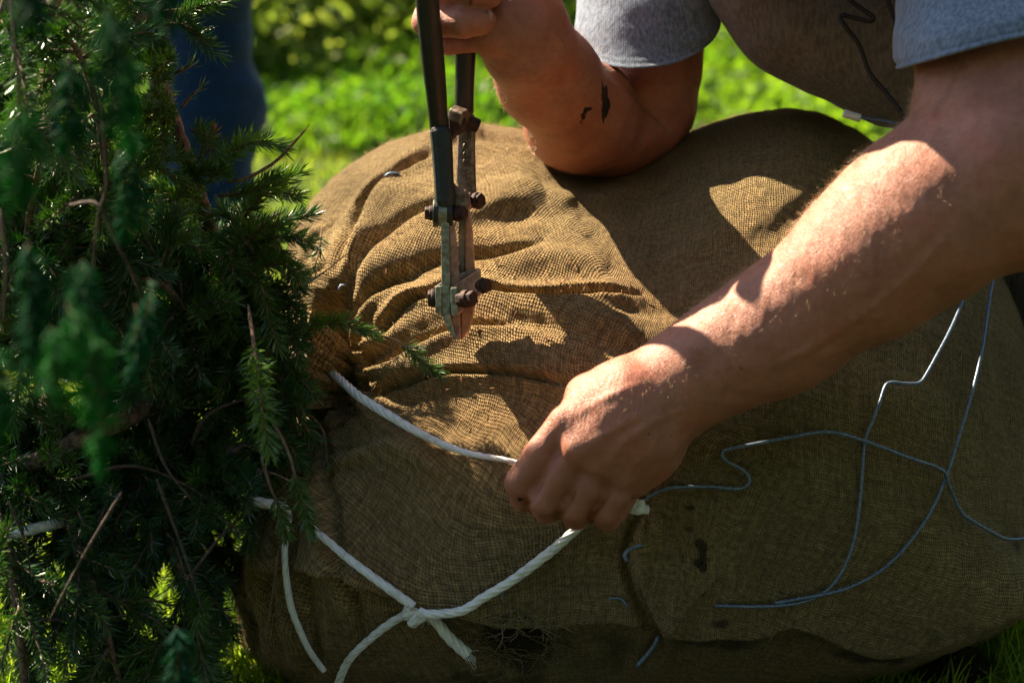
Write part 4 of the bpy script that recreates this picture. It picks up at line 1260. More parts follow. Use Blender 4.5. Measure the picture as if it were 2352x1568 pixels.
armB = [
    (.010, .014, chain([(1575, 868, W + .004, 96), (1610, 852, W, 112), (1700, 800, W - .004, 127), (1796, 754, W - .008, 141), (2001, 598, W - .025, 174), (2117, 500, W - .035, 190), (2280, 400, W - .04, 205)]) +
                 chain([(2010, 560, W - .03, 120), (2150, 400, W - .03, 120), (2260, 300, W - .02, 140)]) +
                 chain([(2345, 420, W - .03, 198), (2310, 250, W - .015, 198), (2292, 80, W + .01, 184), (2275, -100, W + .05, 180), (2240, -320, W + .14, 190)])),
]
k_ = lambda u, v, dd, r: (u, v, W + dd, r)
palm = [
    (.012, .014,
     chain([k_(1555, 838, .002, 66), k_(1440, 888, -.002, 58), k_(1345, 908, .002, 52)]) +                     # thumb side of the back
     chain([k_(1565, 862, -.004, 62), k_(1430, 915, -.012, 50), k_(1296, 968, -.012, 37)]) +                   # index metacarpal
     chain([k_(1570, 880, -.006, 62), k_(1440, 955, -.017, 48), k_(1322, 1032, -.020, 36)]) +
     chain([k_(1570, 905, -.004, 60), k_(1460, 990, -.015, 46), k_(1374, 1068, -.017, 35)]) +
     chain([k_(1565, 925, .000, 58), k_(1490, 1020, -.008, 46), k_(1426, 1098, -.010, 34)]) +
     chain([k_(1560, 935, .012, 66), k_(1500, 1040, .008, 52), k_(1452, 1105, .006, 40)]) +                     # heel of the hand
     chain([k_(1540, 880, .016, 80), k_(1400, 980, .018, 72), k_(1350, 1040, .018, 60)])),
]
fingersB = [
    finger([k_(1296, 968, -.011, 39), k_(1240, 1045, -.008, 39), k_(1193, 1108, -.004, 38)], .004, .0018),
    finger([k_(1193, 1108, -.004, 37), k_(1205, 1142, .008, 33), k_(1232, 1150, .024, 30), k_(1275, 1120, .034, 27)], .004, .0008),
    finger([k_(1322, 1032, -.015, 38), k_(1286, 1092, -.012, 38), k_(1250, 1150, -.008, 37)], .004, .0015),
    finger([k_(1250, 1150, -.008, 36), k_(1256, 1168, .006, 33), k_(1282, 1160, .020, 30), k_(1320, 1130, .032, 26)], .004, .0008),
    finger([k_(1374, 1068, -.013, 37), k_(1348, 1120, -.011, 36), k_(1318, 1170, -.007, 36)], .004, .0015),
    finger([k_(1318, 1170, -.007, 35), k_(1322, 1184, .008, 31), k_(1345, 1172, .020, 28), k_(1380, 1140, .030, 25)], .004, .0008),
    finger([k_(1428, 1098, -.007, 35), k_(1410, 1138, -.005, 34), k_(1390, 1174, -.002, 34)], .004, .0015),
    finger([k_(1390, 1174, -.002, 33), k_(1394, 1186, .008, 29), k_(1410, 1172, .020, 26), k_(1440, 1140, .028, 23)], .004, .0008),
    finger([k_(1345, 912, .006, 50), k_(1300, 975, .026, 38), k_(1262, 1040, .034, 33), k_(1240, 1085, .036, 28)], .006, .004),
]
SH_L = P(1590, -420, 1.60); SH_R = P(2260, -420, 1.42)
torso = [
    (.03, .06, [rc(P(1560, -300, 1.52), SH_L, .050, .062), rc(P(2240, -320, W + .14), SH_R, .060, .066),
                rc(SH_L, SH_R, .075, .075), rc((SH_L + SH_R) / 2, P(1990, -90, 1.63), .11, .08), rc(P(2000, -40, 1.66), P(2080, -40, 1.74), .07, .06)]),
]
neck = P(1740, -460, 1.36); head = P(1665, -545, 1.29) + np.array([-.030, -.048, -.028])
headg = [
    (.02, .02, [rc((SH_L + SH_R) / 2, neck, .065, .052), rc(neck, head, .050, .070),
                el(head, np.eye(3), (.075, .095, .105)), rc(head + (0, -.05, -.06), head + (0, -.075, -.085), .045, .026),
                rc(head + (0, -.085, .0), head + (0, -.108, -.03), .008, .013), rc(head + (-.018, -.088, -.058), head + (.018, -.088, -.058), .009, .009),
                rc(head + (.076, .0, .012), head + (.078, .005, -.022), .012, .009), rc(head + (-.076, .0, .012), head + (-.078, .005, -.022), .012, .009)]),
]
groups = armA + handA + fingersA + armB + palm + fingersB + torso + headg
Vp, Fp = sdf_mesh(groups, 0.0017)
# finer sculpting along the surface: tendons, knuckles, veins, noise
def vnormals(V, F):
    n = np.zeros_like(V)
    fn = np.cross(V[F[:, 2]] - V[F[:, 0]], V[F[:, 3]] - V[F[:, 1]])
    for k in range(4): np.add.at(n, F[:, k], fn)
    return n / (np.linalg.norm(n, axis=1)[:, None] + 1e-15)
def smooth_mesh(V, F, it, lam=.5, mask=None):
    n = len(V); a = np.concatenate([F[:, 0], F[:, 1], F[:, 2], F[:, 3]]); b = np.concatenate([F[:, 1], F[:, 2], F[:, 3], F[:, 0]])
    cnt = np.bincount(a, minlength=n) + np.bincount(b, minlength=n)
    for _ in range(it):
        for l in (lam, -lam * 1.03):
            s = np.stack([np.bincount(a, V[b, k], minlength=n) + np.bincount(b, V[a, k], minlength=n) for k in range(3)], 1) / cnt[:, None]
            V = V + l * (s - V)
    return V
Vp = smooth_mesh(Vp, Fp, 2)
Np = vnormals(Vp, Fp)
pu, pv, pd = to_uvd(Vp)
facing = (Np @ FW) < -.05
nearB = (pd < 1.30)
def sridge(poly, w, h, cond):
    global Vp
    m = cond & (pu > min(p[0] for p in poly) - 4 * w) & (pu < max(p[0] for p in poly) + 4 * w) & (pv > min(p[1] for p in poly) - 4 * w) & (pv < max(p[1] for p in poly) + 4 * w)
    d, s, t = polydist(pu[m], pv[m], spline(np.array(poly, float), 15))
    tp = np.clip(np.minimum(t, 1 - t) / .25, 0, 1)
    Vp[m] += Np[m] * (h * np.exp(-(d / w) ** 2) * tp)[:, None]
cb = facing & nearB
for pl, w_, h_ in [([(1500, 930), (1420, 980), (1335, 1028)], 9, .0011), ([(1520, 950), (1450, 1005), (1385, 1062)], 8, .0009), ([(1530, 975), (1480, 1040), (1435, 1090)], 8, .0007),
                   ([(1480, 880), (1390, 915), (1310, 960)], 10, .0008), ([(1600, 930), (1500, 965), (1430, 1010), (1400, 1030)], 7, .0007),
                   ([(2250, 460), (2080, 640), (1900, 780), (1700, 880)], 9, .0009), ([(1990, 700), (1850, 800), (1740, 850)], 7, .0006),
                   ([(2240, 40), (2200, 170), (2140, 270), (2100, 290)], 9, -.0016), ([(1385, 1000), (1340, 1040), (1330, 1060)], 26, .0012),
                   ([(1600, 800), (1620, 870), (1600, 960)], 22, -.0009), ([(1380, 1045), (1400, 1060), (1410, 1075)], 10, .0006),
                   ([(1262, 1066), (1238, 1110), (1212, 1160), (1206, 1180)], 4, -.0018), ([(1325, 1118), (1300, 1160), (1280, 1192), (1275, 1205)], 4, -.0020), ([(1408, 1126), (1380, 1156), (1355, 1190), (1350, 1205)], 4, -.0020),
                   ([(1190, 1080), (1215, 1092), (1232, 1100)], 4, -.0004), ([(1175, 1110), (1200, 1128), (1216, 1130)], 4, -.0004), ([(1178, 1122), (1196, 1138), (1210, 1142)], 3, -.0004)]:
    sridge(pl, w_, h_, cb)
ca = facing & (pu < 1700) & (pv < 420)
for pl, w_, h_ in [([(1385, 158), (1440, 200), (1490, 250), (1550, 310)], 7, -.0030), ([(1385, 158), (1440, 200), (1490, 250), (1550, 310)], 22, .0010), ([(1290, 60), (1330, 170), (1330, 260)], 20, .0008),
                   ([(1150, 120), (1200, 150), (1250, 120)], 9, -.0008), ([(1160, 20), (1200, 70), (1190, 120)], 8, -.0010), ([(1240, 10), (1260, 60), (1300, 120)], 12, .0010)]:
    sridge(pl, w_, h_, ca)
Vp += Np * (.0011 * sn(Vp, 55, 41, 2) + .00035 * sn(Vp, 260, 42, 2))[:, None]
body = mk("body", Vp, Fp, M['skin'], worker)
sd1 = np.zeros(len(Vp)); tan_ = np.zeros(len(Vp)); wr_ = np.zeros(len(Vp))
armA_m = (pu < 1640) & (pv < 420)
m = armA_m & facing
tri = [(1378, 180), (1392, 215), (1405, 240), (1398, 268), (1387, 284), (1384, 245), (1382, 212)]
sd1[m & inpoly(pu, pv, tri)] = 1.0
for (u, v, a, b) in [(1352, 251, 8, 4), (1340, 268, 4, 7), (1335, 282, 3, 5), (1345, 258, 4, 4), (1392, 225, 4, 22)]:
    sd1[m & (((pu - u) / a) ** 2 + ((pv - v) / b) ** 2 < 1.6)] = .9
for (u, v, a, b, s) in [(1196, 1147, 4, 4, .9), (1703, 846, 4, 4, .8), (1488, 995, 3, 3, .7), (1540, 1000, 3, 3, .5)]:
    sd1[cb & (((pu - u) / a) ** 2 + ((pv - v) / b) ** 2 < 1.6)] = s
m = (pu < 1150) & (pv < 120); sd1[m & facing] += np.clip(.35 * sn(np.c_[pu, pv][m & facing], 1 / 14., 5, 2), 0, .45)
handm = (pu < 1500) & (pv > 800)
tan_ = np.clip((1560 - pu) / 260, 0, 1) * (pv > 780) * .85 + .22 * armA_m + .30 * (pv > 300) * (pu > 1560)
tan_ = np.clip(tan_ + .25 * sn(Vp, 30, 9, 2), 0, 1)
wr_ = np.exp(-((pu - 1190) / 45) ** 2 - ((pv - 1105) / 45) ** 2) + np.exp(-((pu - 1370) / 110) ** 2 - ((pv - 930) / 60) ** 2)
set_attr(body, "dirt_shade", sd1); set_attr(body, "tan", tan_); set_attr(body, "wrinkle", np.clip(wr_, 0, 1) * cb)  # on skin the shared attribute holds dirt alone
print("body verts", len(Vp))

# nail on the finger wrapped round the handle
for (u, v, d) in [(1121, 42, 1.2315), (1133, -16, 1.2295)]:
    c = P(u, v, d); th = np.linspace(0, 2 * np.pi, 20, endpoint=False)
    V_ = [c - FW * .0012]; F_ = []
    for q, rr in enumerate((.5, 1.0)):
        for t in th: V_.append(c + RT * .0034 * rr * math.cos(t) + UPV * .0052 * rr * math.sin(t) + FW * (-.0012 + .0016 * rr ** 2))
    n = 20
    F_ = [(0, 1 + i, 1 + (i + 1) % n) for i in range(n)] + [(1 + i, 1 + n + i, 1 + n + (i + 1) % n, 1 + (i + 1) % n) for i in range(n)]
    mk("finger_nail", V_, F_, M['nail'], body)

# arm hair
hm = np.where((pu > 1560) & (pu < 2330) & (pv > 200) & (pv < 960) & (pd < 1.30) & ((Np @ UPV) > -.35))[0]
wgt = np.clip((Np[hm] @ (UPV * .75 - RT * .5) + .3), .02, 2) * (pu[hm] < 2200)
edge = np.exp(-((Np[hm] @ FW) / .25) ** 2)
wgt = wgt * (1 + 1.0 * edge) + 1e-6
pk = rng.choice(hm, 4800, p=wgt / wgt.sum())
axis = P(1575, 868, W) - P(2001, 598, W - .02); axis /= np.linalg.norm(axis)
Vh, Fh = curls(Vp[pk], Np[pk] * .5, .0068, .00008, seg=6, curl=.8, along=axis * .7 - UPV * .45)
hm2 = np.where((pu > 1290) & (pu < 1600) & (pv > 740) & (pv < 1000) & cb)[0]
w2 = np.exp(-((pu[hm2] - 1490) / 90) ** 2 - ((pv[hm2] - 880) / 40) ** 2) + .03
pk2 = rng.choice(hm2, 380, p=w2 / w2.sum())
Vh2, Fh2 = curls(Vp[pk2], Np[pk2] * .5, .0060, .00007, seg=6, curl=.8, along=axis * .6 - UPV * .5)
hm3 = np.where((pu > 1100) & (pu < 1420) & (pv > 60) & (pv < 390) & (np.abs(Np @ FW) < .8) & (pd < 1.46))[0]
e3 = np.exp(-((Np[hm3] @ FW) / .3) ** 2) + .05
pk3 = rng.choice(hm3, 1300, p=e3 / e3.sum())
Vh3, Fh3 = curls(Vp[pk3], Np[pk3] * .6, .0060, .00008, seg=5, curl=.8, along=-UPV * .6)
Fh2 = Fh2 + len(Vh); Fh3 = Fh3 + len(Vh) + len(Vh2)
hr = mk("arm_hair", np.vstack([Vh, Vh2, Vh3]), np.vstack([Fh, Fh2, Fh3]), M['hair'], body)
tag(hr, kind="stuff")
# hair and a cap of it on the head
Vq, Fq = sdf_mesh([(.01, .02, [el(head + (0, .012, .022), np.eye(3), (.080, .098, .102)), rc(head + (0, .05, -.02), head + (0, .06, -.06), .05, .04)])], .006)
mk("head_hair", Vq, Fq, M['hairdark'], body)

# t-shirt: torso and two sleeves as one cloth
def sleeve(hem, secs, n=120, wr=.0045, seed=1):
    "hem and sections: (centre uvd, right radius U, front offset (du, dv, dd)) rings"
    th = np.linspace(0, 2 * np.pi, n, endpoint=False)
    rings = []
    for (u, v, d, rx, ddv, ddd) in secs:
        uu = u + rx * np.sign(np.cos(th)) * np.abs(np.cos(th)) ** .92; vv = v + ddv[0] * np.cos(th) + ddv[1] * np.sin(th); dd = d - ddd * np.sin(th)
        rings.append(P(uu, vv, dd))
    R = np.array(rings); m = len(R)
    # resample along the sleeve
    k = 50; s = np.linspace(0, m - 1, k); i = np.clip(s.astype(int), 0, m - 2); f = (s - i)[:, None, None]
    f = f * f * (3 - 2 * f) * .4 + f * .6
    R = R[i] * (1 - f) + R[i + 1] * f
    c = R.mean(1, keepdims=True); o = R - c; L = np.linalg.norm(o, axis=2, keepdims=True)
    nz = sn(R.reshape(-1, 3) * np.array([1, 1, 1.6]), 34, seed, 3).reshape(k, n, 1)
    hemr = np.zeros((k, 1, 1)); hemr[0] = -.0012; hemr[1] = .0006; hemr[2] = .0010; hemr[4] = -.0009; hemr[5] = -.0004
    R = R + o / L * (wr * nz * np.clip(np.arange(k) / 8, .25, 1)[:, None, None] + hemr)
    inner = (c + (R - c) * (1 - .0022 / L))[:14]
    V = np.vstack([inner[::-1].reshape(-1, 3), R.reshape(-1, 3)]); kk = len(V) // n
    a = np.arange(kk - 1)[:, None] * n; j = np.arange(n)[None]; j2 = (j + 1) % n
    return V, np.stack([a + j, a + j2, a + n + j2, a + n + j], -1).reshape(-1, 4)
sA = sleeve(None, [(1489, 62, 1.43, 164, (-16, 97), .056), (1492, 30, 1.435, 166, (-16, 97), .058), (1500, -100, 1.475, 176, (-14, 90), .085), (1540, -300, 1.52, 210, (0, 60), .10), (1610, -460, 1.57, 220, (0, 20), .09)])
sB = sleeve(None, [(2312, 92, W + .004, 250, (-68, 2), .084), (2310, 50, W + .006, 252, (-68, 0), .084), (2305, -100, W + .04, 250, (-50, 0), .08), (2290, -300, W + .12, 250, (0, 0), .09), (2240, -460, W + .18, 230, (0, 0), .09)], seed=4)
Vt, Ft = sdf_mesh([(.03, .05, [rc(SH_L, SH_R, .086, .086), rc((SH_L + SH_R) / 2, P(1990, -90, 1.63), .125, .090), rc(P(1560, -300, 1.52), SH_L, .060, .075), rc(P(2240, -330, W + .15), SH_R, .070, .08),
                            rc(P(2000, -40, 1.66), P(2080, -40, 1.74), .085, .07), rc((SH_L + SH_R) / 2, neck, .07, .058), rc(P(1650, -120, 1.50), P(1760, -260, 1.55), .045, .07), rc(P(1660, -90, 1.50), P(1800, -60, 1.58), .028, .06)])], .006)
Vt = smooth_mesh(Vt, Ft, 6)
Vt = Vt + vnormals(Vt, Ft) * (.004 * sn(Vt, 22, 6, 3))[:, None]
Va, Fa = joina([(Vt, Ft), sA, sB])
mk("t_shirt", Va, Fa, M['shirt'], worker)

# brown work clothes: bib hanging forward, seat and kneeling legs
og = [(.02, .022, chain([(1716, -190, 1.42, 138), (1768, -70, 1.40, 138), (1828, 40, 1.395, 122), (1925, 76, 1.40, 132), (2060, 112, 1.41, 156), (2200, 130, 1.45, 165)]) +
                 chain([(1900, -190, 1.44, 180), (2060, -30, 1.45, 170), (2300, 60, 1.50, 190)])),
      (.04, .05, chain([(2100, 10, 1.54, 185), (2260, 90, 1.72, 200), (2340, 200, 1.84, 220)])),
      (.04, .04, chain([(2360, 300, 1.80, 200), (2520, 620, 1.52, 205), (2560, 700, 1.50, 200)])),
      (.04, .04, chain([(2560, 760, 1.50, 180), (2480, 760, 1.9, 150)])),
      (.04, .04, chain([(2290, 360, 1.88, 170), (2200, 620, 1.80, 160), (2100, 640, 1.9, 150)]))]
Vo, Fo = sdf_mesh(og, .0042)
Vo = smooth_mesh(Vo, Fo, 5)
No = vnormals(Vo, Fo)
Vo = Vo + No * (.0055 * sn(Vo, 17, 16, 2) + .0016 * sn(Vo, 60, 17, 2))[:, None]
Vo[:, 2] = np.maximum(Vo[:, 2], .003)
mk("work_clothes", Vo, Fo, M['duck'], worker)
bo = [(.01, .02, [rc(P(2480, 770, 1.92), P(2460, 800, 2.05), .05, .045)]), (.01, .02, [rc(P(2100, 660, 1.95), P(2100, 700, 2.08), .05, .045)])]
for g in bo:
    Vz, Fz = sdf_mesh([g], .006); Vz[:, 2] = np.maximum(Vz[:, 2], .003)
    mk("boot", Vz, Fz, M['boot'], worker)
wo_d = 1.335
wire([(1930, -60, wo_d), (1948, -6, wo_d), (1975, 18, wo_d), (2006, 40, wo_d - .002), (1998, 50, wo_d - .003), (1965, 42, wo_d), (1934, 36, wo_d), (1930, 44, wo_d), (1950, 72, wo_d), (1974, 105, wo_d), (1998, 168, wo_d), (2036, 214, wo_d - .004), (2072, 262, wo_d - .01), (2100, 320, wo_d - .01)],
     .0017, "zigzag dark wire hanging in front of the brown work clothes", raw=True, m="darkwire")
wire([(2022, -60, 1.33), (2040, 0, 1.33), (2056, 45, 1.33), (2075, 90, 1.33), (2110, 150, 1.335)], .0018, "short dark wire beside the right sleeve edge", raw=True, m="darkwire")
w_ = wire([(1942, 262, 1.345), (1960, 267, 1.345), (2010, 275, 1.345), (2090, 290, 1.34)], .0013, "thin wire with a white tip under the brown work clothes", raw=True)
V_, F_ = tube(spline(PR([(1938, 260, 1.345), (1956, 266, 1.345), (1976, 272, 1.345)]), .002), .0030, 12)
mk("white_tip", V_, F_, M['rope'], w_)

# ------------------------------------------------------------------ the bystander in jeans
by = empty("person", [float(P(460, 900, 2.1)[0]), float(P(460, 900, 2.1)[1]), 0.0], "person in dark blue jeans standing behind the spruce branches", "person")
def pz(u, z, d):     # photo column, height above the ground, depth along the ground
    x = (u - 1176) / FU * d
    y = CAM[1] + d * math.cos(PITCH) + (CAM[2] - z - d * math.sin(PITCH)) * 0
    return np.array([x, y - .0, z])
bx = float(P(464, 300, 2.42)[0]); byy = 1.0
def bp(x, y, z): return np.array([bx + x, byy + y, z])
legs = [(.02, .03, [rc(bp(.0, 0, .06), bp(0, .01, .30), .058, .066), rc(bp(0, .01, .30), bp(0, -.015, .47), .066, .070), rc(bp(0, -.015, .47), bp(-.02, .02, .80), .070, .088)]),
        (.02, .03, [rc(bp(-.24, .12, .06), bp(-.24, .12, .47), .056, .068), rc(bp(-.24, .12, .47), bp(-.2, .06, .80), .070, .088)]),
        (.04, .04, [rc(bp(-.02, .02, .80), bp(-.2, .05, .80), .11, .11), rc(bp(-.11, .03, .82), bp(-.11, .02, .93), .13, .12)])]
Vj, Fj = sdf_mesh(legs, .006); Vj = smooth_mesh(Vj, Fj, 3)
Vj = Vj + vnormals(Vj, Fj) * (.007 * sn(Vj * [1, 1, 2.2], 20, 31, 3))[:, None]
mk("jeans", Vj, Fj, M['denim'], by)
up_ = [(.03, .04, [rc(bp(-.11, .03, .88), bp(-.11, .0, 1.30), .115, .14), rc(bp(-.29, .0, 1.36), bp(.07, .0, 1.36), .07, .07)]),
       (.02, .02, [rc(bp(-.31, 0, 1.34), bp(-.36, .02, 1.08), .05, .042), rc(bp(-.36, .02, 1.08), bp(-.30, -.14, .92), .040, .030), rc(bp(-.30, -.14, .92), bp(-.27, -.2, .88), .034, .028)]),
       (.02, .02, [rc(bp(.09, 0, 1.34), bp(.14, .02, 1.08), .05, .042), rc(bp(.14, .02, 1.08), bp(.06, -.14, .94), .040, .030), rc(bp(.06, -.14, .94), bp(.03, -.2, .9), .034, .028)]),
       (.02, .02, [rc(bp(-.11, 0, 1.38), bp(-.11, -.02, 1.52), .055, .055), el(bp(-.11, -.02, 1.62), np.eye(3), (.075, .092, .115)), rc(bp(-.11, -.10, 1.62), bp(-.11, -.118, 1.595), .008, .013)]),
       (.02, .02, [rc(bp(0, .0, .06), bp(0, .0, .9), .04, .06), rc(bp(-.24, .12, .06), bp(-.2, .08, .9), .04, .06), rc(bp(0, 0, .9), bp(-.2, .05, .9), .07, .07)])]
for k in range(5):
    for (cx, cy, cz, sx) in ((-.27, -.2, .88, 1), (.03, -.2, .9, -1)):
        up_.append((.004, .004, [rc(bp(cx + (k - 2) * .014, cy - .02, cz - .02), bp(cx + (k - 2) * .016, cy - .05, cz - .05 - (.01 if k in (1, 2, 3) else 0)), .009, .008)]))
Vk, Fk = sdf_mesh(up_, .006)
bb = mk("body", Vk, Fk, M['skin'], by)
for a in ("dirt_shade", "tan", "wrinkle"): set_attr(bb, a, np.zeros(len(Vk)))
Vk, Fk = sdf_mesh([(.03, .04, [rc(bp(-.11, .03, .90), bp(-.11, .0, 1.30), .128, .155), rc(bp(-.31, .0, 1.36), bp(.09, .0, 1.36), .08, .08), rc(bp(-.31, 0, 1.34), bp(-.35, .02, 1.16), .064, .06), rc(bp(.09, 0, 1.34), bp(.13, .02, 1.16), .064, .06)])], .008)
mk("shirt", Vk, Fk, M['duck'], by)
Vk, Fk = sdf_mesh([(.02, .02, [el(bp(-.11, -.005, 1.645), np.eye(3), (.08, .095, .108))])], .008)
mk("head_hair", Vk, Fk, M['hairdark'], by)
for (x, y) in ((0, 0), (-.24, .12)):
    Vk, Fk = sdf_mesh([(.01, .02, [rc(bp(x, y, .045), bp(x + .02, y - .15, .035), .048, .034)])], .006); Vk[:, 2] = np.maximum(Vk[:, 2], .004)
    mk("boot", Vk, Fk, M['boot'], by)

# ------------------------------------------------------------------ grass and undergrowth
def blades(x, y, hgt, wid, lean, seg=3, zbase=None):
    n = len(x); z = ground_z(x, y) if zbase is None else zbase
    a = rng.uniform(0, 6.28, n); dr = np.stack([np.cos(a), np.sin(a), np.zeros(n)], 1)
    sdv = np.stack([-np.sin(a), np.cos(a), np.zeros(n)], 1)
    base = np.stack([x, y, z - .004], 1); V = []
    for k in range(seg + 1):
        f = k / seg
        c = base + dr * (lean * hgt * f ** 2)[:, None] + np.array([0, 0, 1.]) * (hgt * (f - .25 * lean * f ** 2))[:, None]
        w_ = wid * (1 - f ** 1.5) * .5 + .0001
        V += [c - sdv * w_[:, None], c + sdv * w_[:, None]]
    V = np.stack(V, 1).reshape(-1, 3); b = np.arange(n)[:, None] * 2 * (seg + 1)
    F = np.concatenate([np.stack([b[:, 0] + 2 * k, b[:, 0] + 2 * k + 1, b[:, 0] + 2 * k + 3, b[:, 0] + 2 * k + 2], 1) for k in range(seg)])
    return V, F, 2 * (seg + 1)
def grass_obj(name, x, y, h, w_, lean, tint):
    V, F, k = blades(x, y, h, w_, lean)
    o = mk(name, V, F, M['grass'], smooth=True, loc=(0, 0, 0)); set_attr(o, "tint", np.repeat(tint, k))
    return tag(o, kind="stuff")
n = 70000
y = rng.uniform(-.25, 1, n) ** 1 * 1; y = -.25 + 4.2 * rng.uniform(0, 1, n) ** 1.25
x = rng.uniform(-1, 1, n) * (.75 + .32 * (y + .25))
inb = ((x - .12) / .27) ** 2 + ((y - .0) / .17) ** 2 < 1
x, y = x[~inb], y[~inb]; n = len(x)
grass_obj("grass", x, y, rng.uniform(.018, .05, n) * (1 + .25 * sn(np.c_[x, y], 5, 3, 2)), rng.uniform(.0025, .0045, n), rng.uniform(.1, 1.1, n), np.clip(rng.normal(.6, .22, n) + .15 * sn(np.c_[x, y], 3, 8, 2), 0, 1))
# longer blades close to the ball, lower right and lower left
def cl(u, v, d0): p = P(u, v, d0); return p[0], p[1]
xs, ys, hs, ws = [], [], [], []
for k in range(1500):
    u = rng.uniform(1980, 2420); f = rng.uniform(0, 1)
    dr = P(u, 1490 + 90 * f, 1.) - CAM; t = -CAM[2] / dr[2]
    if u < 2100 and rng.uniform() < .85: continue
    xs.append(CAM[0] + dr[0] * t); ys.append(CAM[1] + dr[1] * t); hs.append(rng.uniform(.015, .065) * (1 if u > 2150 else .7)); ws.append(rng.uniform(.0014, .0035))
for k in range(2600):
    u = rng.uniform(-60, 700); v = rng.uniform(1180, 1640)
    dr = P(u, v, 1.) - CAM; t = -CAM[2] / dr[2]
    xs.append(CAM[0] + dr[0] * t); ys.append(CAM[1] + dr[1] * t); hs.append(rng.uniform(.02, .06)); ws.append(rng.uniform(.002, .004))
xs, ys, hs, ws = map(np.array, (xs, ys, hs, ws))
grass_obj("long_grass", xs, ys, hs, ws, rng.uniform(.1, .8, len(xs)), np.clip(rng.normal(.55, .25, len(xs)), 0, 1))

def leaves(cen, size, tint, mat_, name, parent=None, up=.35):
    n = len(cen)
    nrm = rng.normal(size=(n, 3)) * .8 + np.array([0, 0, up]); nrm /= np.linalg.norm(nrm, axis=1)[:, None]
    a = rng.normal(size=(n, 3)); t1 = np.cross(nrm, a); t1 /= np.linalg.norm(t1, axis=1)[:, None]; t2 = np.cross(nrm, t1)
    s = size[:, None]
    V = np.stack([cen - t1 * s, cen - t1 * s * .3 + t2 * s * .48 - nrm * s * .1, cen + t1 * s * .35 + t2 * s * .4 - nrm * s * .08, cen + t1 * s * 1.1, cen + t1 * s * .35 - t2 * s * .4 - nrm * s * .08, cen - t1 * s * .3 - t2 * s * .48 - nrm * s * .1], 1)
    b = np.arange(n)[:, None] * 6
    F = np.concatenate([b + [0, 1, 2, 3], b + [0, 3, 4, 5]])
    o = mk(name, V.reshape(-1, 3), F, mat_, parent, smooth=False, loc=None if parent is not None else (0, 0, 0))
    set_attr(o, "tint", np.repeat(tint, 6))
    return o
# low leafy undergrowth along the lawn's far edge
n = 52000
y = 2.35 + 1.5 * rng.uniform(0, 1, n) ** 1.1; x = rng.uniform(-1, 1, n) * (1.0 + .33 * (y + 1.45))
ht = .10 + .07 * sn(np.c_[x, y], 5.5, 71, 3) + .07 * (y - 2.3)
ht *= np.clip((y - 2.3) / .25, .3, 1)
z = ht * rng.uniform(.1, 1, n) ** .6
o = leaves(np.stack([x, y, z], 1), rng.uniform(.007, .019, n), np.clip(.35 + .5 * rng.uniform(0, 1, n) + .3 * sn(np.c_[x, y], 3, 72, 2), 0, 1), M['leaf'], "undergrowth")
tag(o, kind="stuff")
n = 1500
y = 2.3 + 2.0 * rng.uniform(0, 1, n); x = rng.uniform(-1, 1, n) * (1.0 + .33 * (y + 1.45))
V, F, k = blades(x, y, rng.uniform(.05, .14, n), rng.uniform(.004, .010, n), rng.uniform(.1, .9, n))
o = mk("tall_grass", V, F, M['grass'], loc=(0, 0, 0)); set_attr(o, "tint", np.repeat(np.clip(rng.normal(.5, .3, n), 0, 1), k)); tag(o, kind="stuff")
# bushes behind
bl = [(-.95, 3.5, .60, .45, "olive green bush nearest the jeans at left"), (-.10, 3.7, .62, .42, "tall olive bush behind the bolt cutter"), (-.52, 4.6, .8, .8, "round bush rearmost between two olive bushes"),
      (.62, 4.5, .6, .5, "shaded bush behind the propped forearm"), (1.25, 4.9, .7, .7, "dark bush seen under the brown work clothes"), (2.2, 4.6, .8, .7, "bush farthest right behind the sleeve"), (-2.0, 4.6, .9, .8, "bush behind the spruce at far left")]
for (x0, y0, rr, hh, lab) in bl:
    b_ = empty("bush", (x0, y0, 0), lab, "bush", "bushes behind the lawn")
    n = 9000
    cl_ = rng.normal(size=(26, 3)); cl_ /= np.linalg.norm(cl_, axis=1)[:, None]; cl_[:, 2] = np.abs(cl_[:, 2])
    cc = np.array([x0, y0, .08]) + cl_ * np.array([rr, rr * .7, hh]) * rng.uniform(.45, .95, (26, 1))
    w_ = rng.integers(0, 26, n)
    p = cc[w_] + rng.normal(size=(n, 3)) * rr * .17; p[:, 2] = np.abs(p[:, 2])
    leaves(p, rng.uniform(.012, .026, n), np.clip(.15 + .5 * rng.uniform(0, 1, n) + rng.normal(size=26)[w_] * .2, 0, 1), M['bushleaf'], "foliage", b_)
    parts = [tube(spline(np.array([[x0, y0, -.02], [x0 + (c[0] - x0) * .4, y0 + (c[1] - y0) * .4, c[2] * .6], c]), .05), np.array([.012]), 6) for c in cc[::3]]
    V, F = join(parts); mk("stems", V, F, M['bark'], b_)
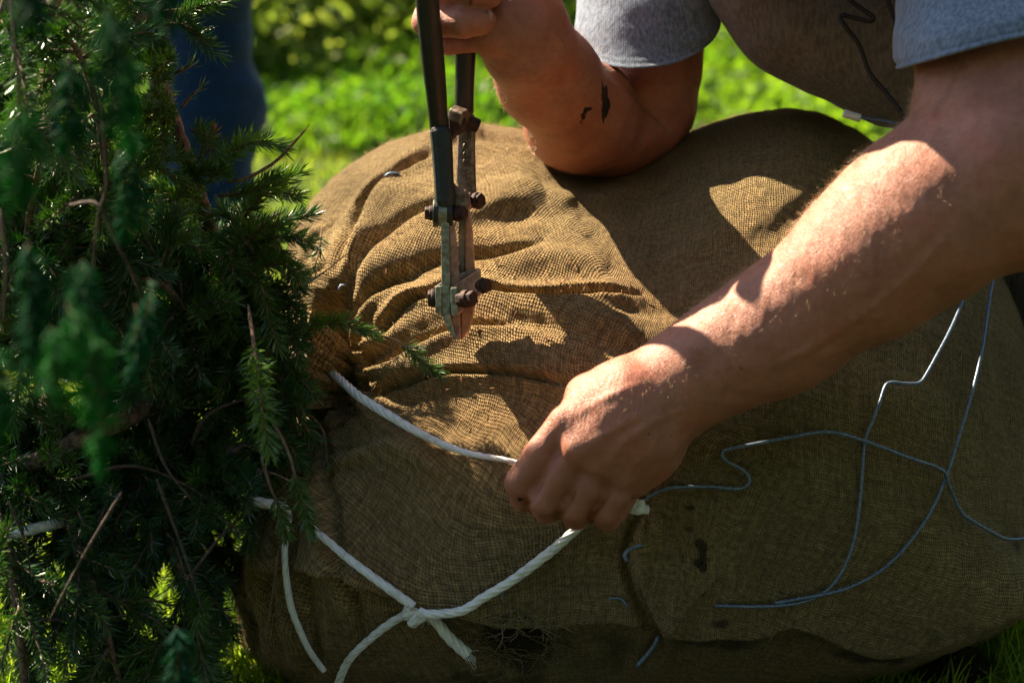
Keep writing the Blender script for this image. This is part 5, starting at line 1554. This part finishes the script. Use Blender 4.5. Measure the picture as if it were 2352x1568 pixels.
# out-of-frame trees: far row behind the bushes; tall ones added to block sky fill
TREES = [(-9, 15, 1, "leafy tree far behind the bushes at left"), (-4.5, 16, 1.1, "leafy tree behind the bushes left of the middle"), (0, 15, 1, "leafy tree far behind the bushes in the middle"), (5, 16, 1.1, "leafy tree behind the bushes right of the middle"), (9.5, 14, 1, "leafy tree far behind the bushes at right"),
         (-5.5, -7.5, 1.0, "sky-blocking leafy tree added behind the viewer at left"), (-1.2, -8, 1.05, "sky-blocking leafy tree added directly behind the viewer"), (3.2, -7.5, 1.05, "sky-blocking leafy tree added behind the viewer at right"), (6.5, -3.5, 1.05, "sky-blocking leafy tree added right of the kneeling worker"), (7.5, 1.0, 1.0, "sky-blocking leafy tree added farthest right of the lawn")]
for k, (x0, y0, sc0, lab) in enumerate(TREES):
    t_ = empty("broadleaf_tree", (x0, y0, 0), lab, "tree")
    V, F = tube(np.array([[x0, y0, -.1], [x0 + .1, y0, 1.5 * sc0], [x0, y0, 3.4 * sc0]]), [.22, .16, .08], 12); mk("trunk", V, F, M['bark'], t_)
    n = 5000; dd = rng.normal(size=(n, 3)); dd /= np.linalg.norm(dd, axis=1)[:, None]
    p = np.array([x0, y0, 3.2 * sc0]) + dd * np.array([2.2, 2.2, 2.7]) * sc0 * (rng.uniform(.1, 1, n) ** .4)[:, None] * (1 + .25 * sn(dd, 3, k, 2))[:, None]
    leaves(p, rng.uniform(.14, .26, n) * sc0, rng.uniform(.1, .8, n), M['bushleaf'], "crown", t_)

# soil clods at the foot of the ball and stray bits
def clod(u, v, d, r, label, name="soil_clod"):
    bmn = 34; th = np.linspace(0, 2 * np.pi, bmn, endpoint=False); ph = np.linspace(0.02, np.pi - .02, 22)
    TH, PH = np.meshgrid(th, ph, indexing='ij')
    dv = np.stack([np.sin(PH) * np.cos(TH), np.sin(PH) * np.sin(TH), np.cos(PH)], -1).reshape(-1, 3)
    V = dv * np.array([1, .7, .6]) * r * (1 + .28 * sn(dv, 4, int(u), 3))[:, None]
    c = P(u, v, d); V = V + c; V[:, 2] = np.maximum(V[:, 2], .001)
    i = np.arange(bmn)[:, None]; j = np.arange(21)[None]
    F = np.stack([i * 22 + j, ((i + 1) % bmn) * 22 + j, ((i + 1) % bmn) * 22 + j + 1, i * 22 + j + 1], -1).reshape(-1, 4)
    tag(mk(name, V, F, M['soil']), label, "soil")
clod(2190, 1530, 1.375, .026, "dark clod of soil in the grass at lower right")
clod(2060, 1560, 1.40, .020, "low dark clod left of the soil in the grass")
bits = []
for k in range(90):
    u = rng.uniform(850, 1500); v = rng.uniform(520, 1000); a = rng.uniform(0, 3.14); L = rng.uniform(8, 18)
    try: bits.append(tube(lay([(u, v), (u + L * math.cos(a), v + L * math.sin(a))], .0015, .004), .00035, 4))
    except Exception: pass
V, F = join(bits); o = mk("fallen_needles", V, F, M['moss'], loc=(0, 0, 0)); tag(o, kind="stuff")
